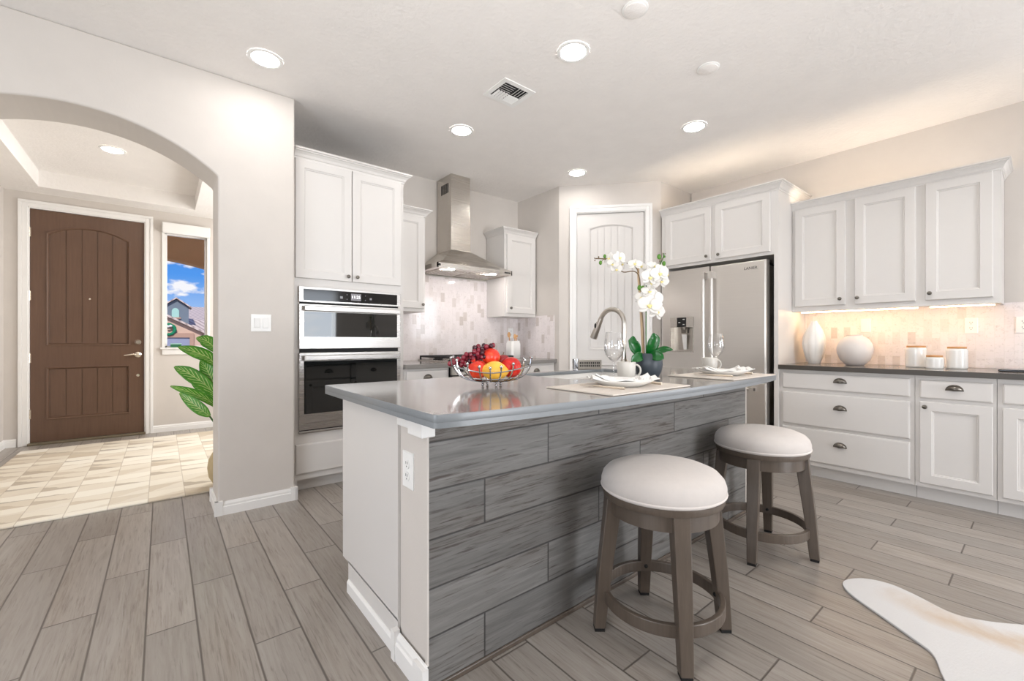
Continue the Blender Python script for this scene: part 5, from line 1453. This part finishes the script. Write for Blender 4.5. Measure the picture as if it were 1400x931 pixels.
# ------------------------------------------------------------------ rugs
mb = MB(); mb.box(-1.10, 0.585, 3.885, 6.455, 0.0005, 0.012)
tag(mb.build('rug', 'patchwork_hide', bevel=0.004, loc=(-0.25, 5.2, 0)), 'cream patchwork hide rug in front of the entry door', 'rug')
ol = [(2.548, .538), (2.585, .453), (2.562, .363), (2.507, .244), (2.537, .155), (2.62, .054), (2.78, -.12), (2.84, -.4), (2.6, -.75), (2.2, -.9), (1.7, -.85), (1.36, -.55), (1.32, -.2), (1.5, .03), (1.82, .14), (2.002, .212), (2.125, .253), (2.176, .308), (2.255, .413), (2.358, .549), (2.451, .588)]
sm = []
for i in range(len(ol)):
    p0, p1, p2, p3 = (Vector((*ol[(i + k - 1) % len(ol)], 0)) for k in range(4))
    for k in range(6):
        t = k / 6; q = 0.5 * ((2 * p1) + (p2 - p0) * t + (2 * p0 - 5 * p1 + 4 * p2 - p3) * t * t + (3 * p1 - p0 - 3 * p2 + p3) * t ** 3); sm.append((q.x, q.y))
mb = MB(); cx, cy = 2.2, -0.1
rings = []
for s, z in ((1.0, 0.0005), (1.0, 0.006), (0.995, 0.009), (0.8, 0.010)): rings.append([(cx + (x - cx) * s, cy + (y - cy) * s, z + (0.004 * abs(math.sin(i * 0.21)) if z > 0.004 else 0)) for i, (x, y) in enumerate(sm)])
mb.prism(sm, 0.0005, 0.009)
tag(mb.build('cowhide_rug', 'cowhide', bevel=0.002, loc=(2.2, -0.1, 0)), 'white cowhide rug with tan markings on the plank floor', 'rug')

# ------------------------------------------------------------------ potted plant in the foyer
PC = Vector((0.425, 3.99, 0.0125))
pl = thing('potted_plant', 'variegated leafy plant in a tan pot behind the arch', 'potted plant', tuple(PC))
mb = MB(); mb.lathe([(0.10, 0), (0.115, 0.004), (0.150, 0.07), (0.160, 0.14), (0.152, 0.20), (0.130, 0.245), (0.118, 0.262), (0.110, 0.262), (0.115, 0.235)], PC, 40); mb.build('pot', 'terracotta_tan', pl, smooth=True)
mb = MB(); mb.lathe([(0.114, 0.236), (0.05, 0.25), (0.001, 0.252)], PC, 24); mb.build('soil', 'soil', pl, smooth=True)
SP = 591.0 / (PC.x * 0.629 + PC.y * 0.777)
def ppx(u, v, dep=0.0):
    return PC + RV * ((u - 700 - SP * (PC.x * 0.777 - PC.y * 0.629)) / SP) + DV * dep + Vector((0, 0, (465.5 + SP * (CAM_H - PC.z) - v) / SP))
for k, (pts, w, nr) in enumerate((
        ([(296, 500, 0), (288, 488, -0.03), (272, 480, -0.06), (256, 474, -0.09)], 0.105, (-0.2, -0.75, 0.6)),
        ([(298, 482, 0), (290, 472, 0.0), (281, 465, 0.0), (271, 462, -0.02)], 0.105, (-0.1, -0.8, 0.55)),
        ([(300, 545, 0), (284, 522, -0.05), (268, 508, -0.09), (255, 500, -0.12)], 0.105, (-0.3, -0.8, 0.4)),
        ([(296, 530, 0), (288, 515, 0.0), (282, 503, 0.0), (276, 492, -0.01)], 0.105, (-0.2, -0.9, 0.3)),
        ([(300, 558, 0), (286, 543, -0.05), (266, 533, -0.08), (247, 526, -0.1)], 0.075, (-0.2, -0.6, 0.7)),
        ([(300, 552, 0), (288, 540, 0.02), (274, 530, 0.0), (262, 523, 0.0)], 0.08, (-0.2, -0.6, 0.7)),
        ([(299, 566, -0.1), (292, 558, -0.12), (280, 546, -0.14), (266, 534, -0.15)], 0.085, (-0.4, -0.8, 0.3)),
        ([(300, 520, 0), (310, 490, 0.02), (322, 470, 0.03), (338, 458, 0.02)], 0.15, (0.2, -0.8, 0.5)),
        ([(302, 540, 0), (318, 515, 0.0), (330, 505, 0.0), (345, 500, 0.0)], 0.14, (0.2, -0.8, 0.5)),
        ([(300, 480, 0), (303, 460, 0.05), (305, 445, 0.06), (308, 430, 0.04)], 0.14, (0.1, -0.9, 0.3)))):
    mb = MB(); leafsurf(mb, [ppx(*q) for q in pts], w, 0.18, nrm=nr); mb.build('leaf', 'variegated_leaf', pl, smooth=True, solid=0.002)
    a = ppx(*pts[0]); mb = MB(); mb.tube([PC + Vector((0.01 * math.cos(k), 0.01 * math.sin(k), 0.24)), PC.lerp(a, 0.5) + Vector((0, 0, 0.14)), a], 0.006, 8); mb.build('stem', 'stem_green', pl, smooth=True)

# ------------------------------------------------------------------ ceiling fixtures
def can_light(x, y, z, lab):
    t = thing('recessed_light', lab, 'ceiling light', (x, y, z), 'recessed ceiling lights')
    mb = MB(); mb.lathe([(0.096, z - 0.0005), (0.095, z - 0.006), (0.080, z - 0.009), (0.074, z - 0.006), (0.074, z - 0.0005)], (x, y, 0), 40, cap=False); mb.build('trim_ring', 'plastic_white', t, smooth=True)
    mb = MB(); mb.lathe([(0.0745, z - 0.001), (0.0745, z - 0.006), (0.001, z - 0.0065)], (x, y, 0), 36); mb.build('diffuser', 'lamp_diffuser', t)
can_light(0.486, 2.966, CEIL, 'round recessed ceiling light above the wall right of the arch')
can_light(1.883, 1.752, CEIL, 'round recessed ceiling light above the middle of the island, largest in the photo')
can_light(1.885, 2.978, CEIL, 'round recessed ceiling light in front of the range hood chimney')
can_light(3.292, 1.762, CEIL, 'round recessed ceiling light towards the fridge cabinet')
can_light(3.273, 2.993, CEIL, 'round recessed ceiling light in front of the pantry door')
can_light(-0.351, 5.381, ZH, 'round recessed light in the raised foyer ceiling')
for x, lab in ((1.889, 'round blank ceiling cover at the top edge of the photo'), (2.655, 'round blank ceiling cover between two recessed lights on the right')):
    t = thing('ceiling_cover', lab, 'ceiling cover', (x, 1.328, CEIL), 'round ceiling covers')
    mb = MB(); mb.lathe([(0.066, CEIL - 0.0005), (0.066, CEIL - 0.004), (0.060, CEIL - 0.007)], (x, 1.328, 0), 40); mb.build('rim', 'plastic_white', t, smooth=True)
    mb = MB(); mb.lathe([(0.055, CEIL - 0.006), (0.055, CEIL - 0.010), (0.050, CEIL - 0.012), (0.001, CEIL - 0.0125)], (x, 1.328, 0), 40); mb.build('disc', 'ceiling_paint', t, smooth=True)
vt = thing('ceiling_vent', 'square white four way ceiling vent above the island', 'air vent', (1.855, 2.325, CEIL))
VX0, VX1, VY0, VY1 = 1.735, 1.978, 2.212, 2.436
mb = MB()
zf0, zf1 = CEIL - 0.006, CEIL - 0.0005
for b in ((VX0 - 0.012, VX1 + 0.012, VY0 - 0.012, VY0 + 0.022), (VX0 - 0.012, VX1 + 0.012, VY1 - 0.022, VY1 + 0.012), (VX0 - 0.012, VX0 + 0.022, VY0 + 0.02, VY1 - 0.02), (VX1 - 0.022, VX1 + 0.012, VY0 + 0.02, VY1 - 0.02)): mb.box(b[0], b[1], b[2], b[3], zf0, zf1)
mb.build('vent_frame', 'plastic_white', vt)
mb = MB(); mb.box(VX0, VX1, VY0, VY1, CEIL - 0.0016, CEIL - 0.0003); mb.build('duct_opening', 'dark_gap', vt)
cxm, cym = (VX0 + VX1) / 2, (VY0 + VY1) / 2
def slat(p0, p1, tilt):
    a = Vector((*p0, CEIL - 0.006)); b = Vector((*p1, CEIL - 0.006)); d = (b - a).normalized(); s = Vector((-d.y, d.x, 0))
    mb = MB(); rings = []
    for c in (a, b):
        e0 = c + s * 0.0085 * 0.75 + Vector((0, 0, 0.0035 * tilt)); e1 = c - s * 0.0085 * 0.75 - Vector((0, 0, 0.0035 * tilt))
        rings.append([tuple(e0), tuple(e1), tuple(e1 - Vector((0, 0, 0.0012))), tuple(e0 - Vector((0, 0, 0.0012)))])
    mb.loft(rings); mb.build('slat', 'plastic_white', vt)
gx = (VX1 - VX0 - 0.044) / 2; gy = (VY1 - VY0 - 0.044) / 2
for qx, qy, along_x, tilt in ((0, 0, True, 1), (1, 0, False, -1), (0, 1, False, 1), (1, 1, True, -1)):
    x0 = VX0 + 0.022 + qx * gx; y0 = VY0 + 0.022 + qy * gy
    for k in range(4):
        if along_x: yy = y0 + gy * (k + 0.9) / 4.4; slat((x0 + 0.003, yy), (x0 + gx - 0.003, yy), tilt)
        else: xx = x0 + gx * (k + 0.9) / 4.4; slat((xx, y0 + 0.003), (xx, y0 + gy - 0.003), tilt)

# ------------------------------------------------------------------ outside the sidelight
mb = MB(); mb.box(-30, 30, 6.96, 60, -0.95, -0.9)
tag(mb.build('driveway', 'drive', loc=(0, 20, -0.9)), 'pale paved street outside the front window', 'ground', kind='structure')
mb = MB(); mb.box(-2.2, 2.6, 6.96, 9.2, -0.9, -0.04)
tag(mb.build('porch_floor', 'drive', loc=(0, 8, -0.9)), 'porch slab outside the front door', 'porch', kind='structure')
# porch arch: tan stucco beam with a curved underside
pa = [(-2.2, 3.1)] + [(x / 20.0, 2.475 - 0.20 * ((x / 20.0 + 0.35) / 1.2) ** 2 if x / 20.0 > -0.35 else 2.475 - 0.20 * ((x / 20.0 + 0.35) / 1.2) ** 2) for x in range(-31, 18)] + [(0.86, -0.9), (2.6, -0.9), (2.6, 3.1)]
pa = [(-2.2, -0.9), (-1.56, -0.9)] + pa[1:] + [(-2.2, 3.1)]
mb = MB(Matrix(((1, 0, 0, 0), (0, 0, 1, 0), (0, 1, 0, 0), (0, 0, 0, 1)))); mb.prism(pa, 9.0, 9.25)
tag(mb.build('porch_arch', 'tan_stucco', loc=(0, 9, 0)), 'tan stucco porch arch seen through the top of the sidelight window', 'porch', kind='structure')
mb = MB(); mb.box(-2.2, 2.6, 6.95, 9.25, 3.1, 3.2); tag(mb.build('porch_ceiling', 'tan_stucco', loc=(0, 8, 3.1)), 'tan porch ceiling outside the front door', 'porch', kind='structure')

hs = thing('house', 'stucco house with a gabled garage and blue tower across the street', 'house', (-1.0, 22, -0.9))
FV = Matrix(((1, 0, 0, 0), (0, 0, 1, 0), (0, 1, 0, 0), (0, 0, 0, 1)))
mb = MB(FV); mb.prism([(-6.0, -0.9), (1.30, -0.9), (1.30, 1.44), (-2.35, 3.42), (-6.0, 1.44)], 22.0, 28.0); mb.build('garage_wall', 'pink_stucco', hs)
mb = MB(FV); mb.prism([(1.45, 1.37), (-2.35, 3.43), (-6.15, 1.37), (-6.15, 1.45), (-2.35, 3.52), (1.45, 1.45)], 21.8, 28.0); mb.build('gable_roof', 'roof_tile', hs)
mb = MB(); mb.box(-4.0, 0.88, 21.96, 22.02, -0.9, 1.24); mb.build('garage_door', 'garage_paint', hs)
mb = MB(); mb.box(-4.2, 1.02, 21.90, 22.0, 1.24, 1.42); mb.box(0.88, 1.02, 21.90, 22.0, -0.9, 1.24); mb.build('garage_trim', 'house_trim', hs)
mb = MB(FV); mb.prism([(0.05, 1.0), (0.95, 1.0), (0.95, 2.63), (0.5, 2.98), (0.05, 2.63)], 24.6, 25.6); tower = mb.build('tower', 'blue_stucco', hs)
mb = MB(FV); mb.prism([(-0.06, 2.58), (0.5, 3.0), (1.06, 2.58), (1.06, 2.64), (0.5, 3.06), (-0.06, 2.64)], 24.45, 25.7); mb.build('tower_roof', 'roof_tile', tower)
mb = MB(FV); mb.prism([(0.34, 2.16), (0.60, 2.16)] + [(0.47 + 0.13 * math.cos(PI * k / 10), 2.42 + 0.16 * math.sin(PI * k / 10)) for k in range(11)], 24.56, 24.6); mb.build('tower_window', 'mint_pane', tower)
mb = MB(); mb.box(0.30, 0.66, 24.5, 24.62, 2.10, 2.16); mb.build('tower_window_sill', 'house_trim', tower)
mb = MB(); mb.loft([[(0.95, 26, 2.12), (0.95, 30, 3.0), (6, 30, 3.0), (6, 26, 2.12)], [(0.95, 24, 1.3), (0.95, 24, 1.3), (7, 24, 1.3), (7, 24, 1.3)]], True, True)
mb.build('side_roof', 'roof_tile', hs)
mb = MB(); mb.box(1.3, 6.8, 24.3, 30, -0.9, 1.4); mb.build('side_wall', 'pink_stucco', hs)
wr = thing('wreath', 'green wreath with a white bow on the house across the street', 'wreath', (0.20, 21.85, 1.56))
mb = MB(); rr2 = random.Random(5)
mb.tube([(0.20 + 0.20 * math.cos(2 * PI * k / 40), 21.87, 1.56 + 0.20 * math.sin(2 * PI * k / 40)) for k in range(40)], [0.052 + rr2.uniform(-0.01, 0.012) for _ in range(40)], 10, closed=True)
mb.build('ring', 'wreath_green', wr, smooth=True)
mb = MB(); mb.sphere((0.19, 21.80, 1.68), 0.055, 10, (1, 0.4, 0.8)); mb.sphere((0.27, 21.80, 1.70), 0.055, 10, (1, 0.4, 0.8)); mb.build('bow', 'bow_white', wr, smooth=True)
sb = thing('storage_box', 'small green box standing on the sidelight window sill', 'box', (0.135, YD + 0.02, 1.0345))
mb = MB(); mb.box(0.083, 0.190, YD - 0.005, YD + 0.04, 1.0345, 1.072); mb.build('body', 'sill_box_green', sb, bevel=0.003)
mb = MB(); mb.box(0.080, 0.193, YD - 0.007, YD + 0.042, 1.072, 1.084); mb.build('lid', 'mint_pane', sb, bevel=0.002)
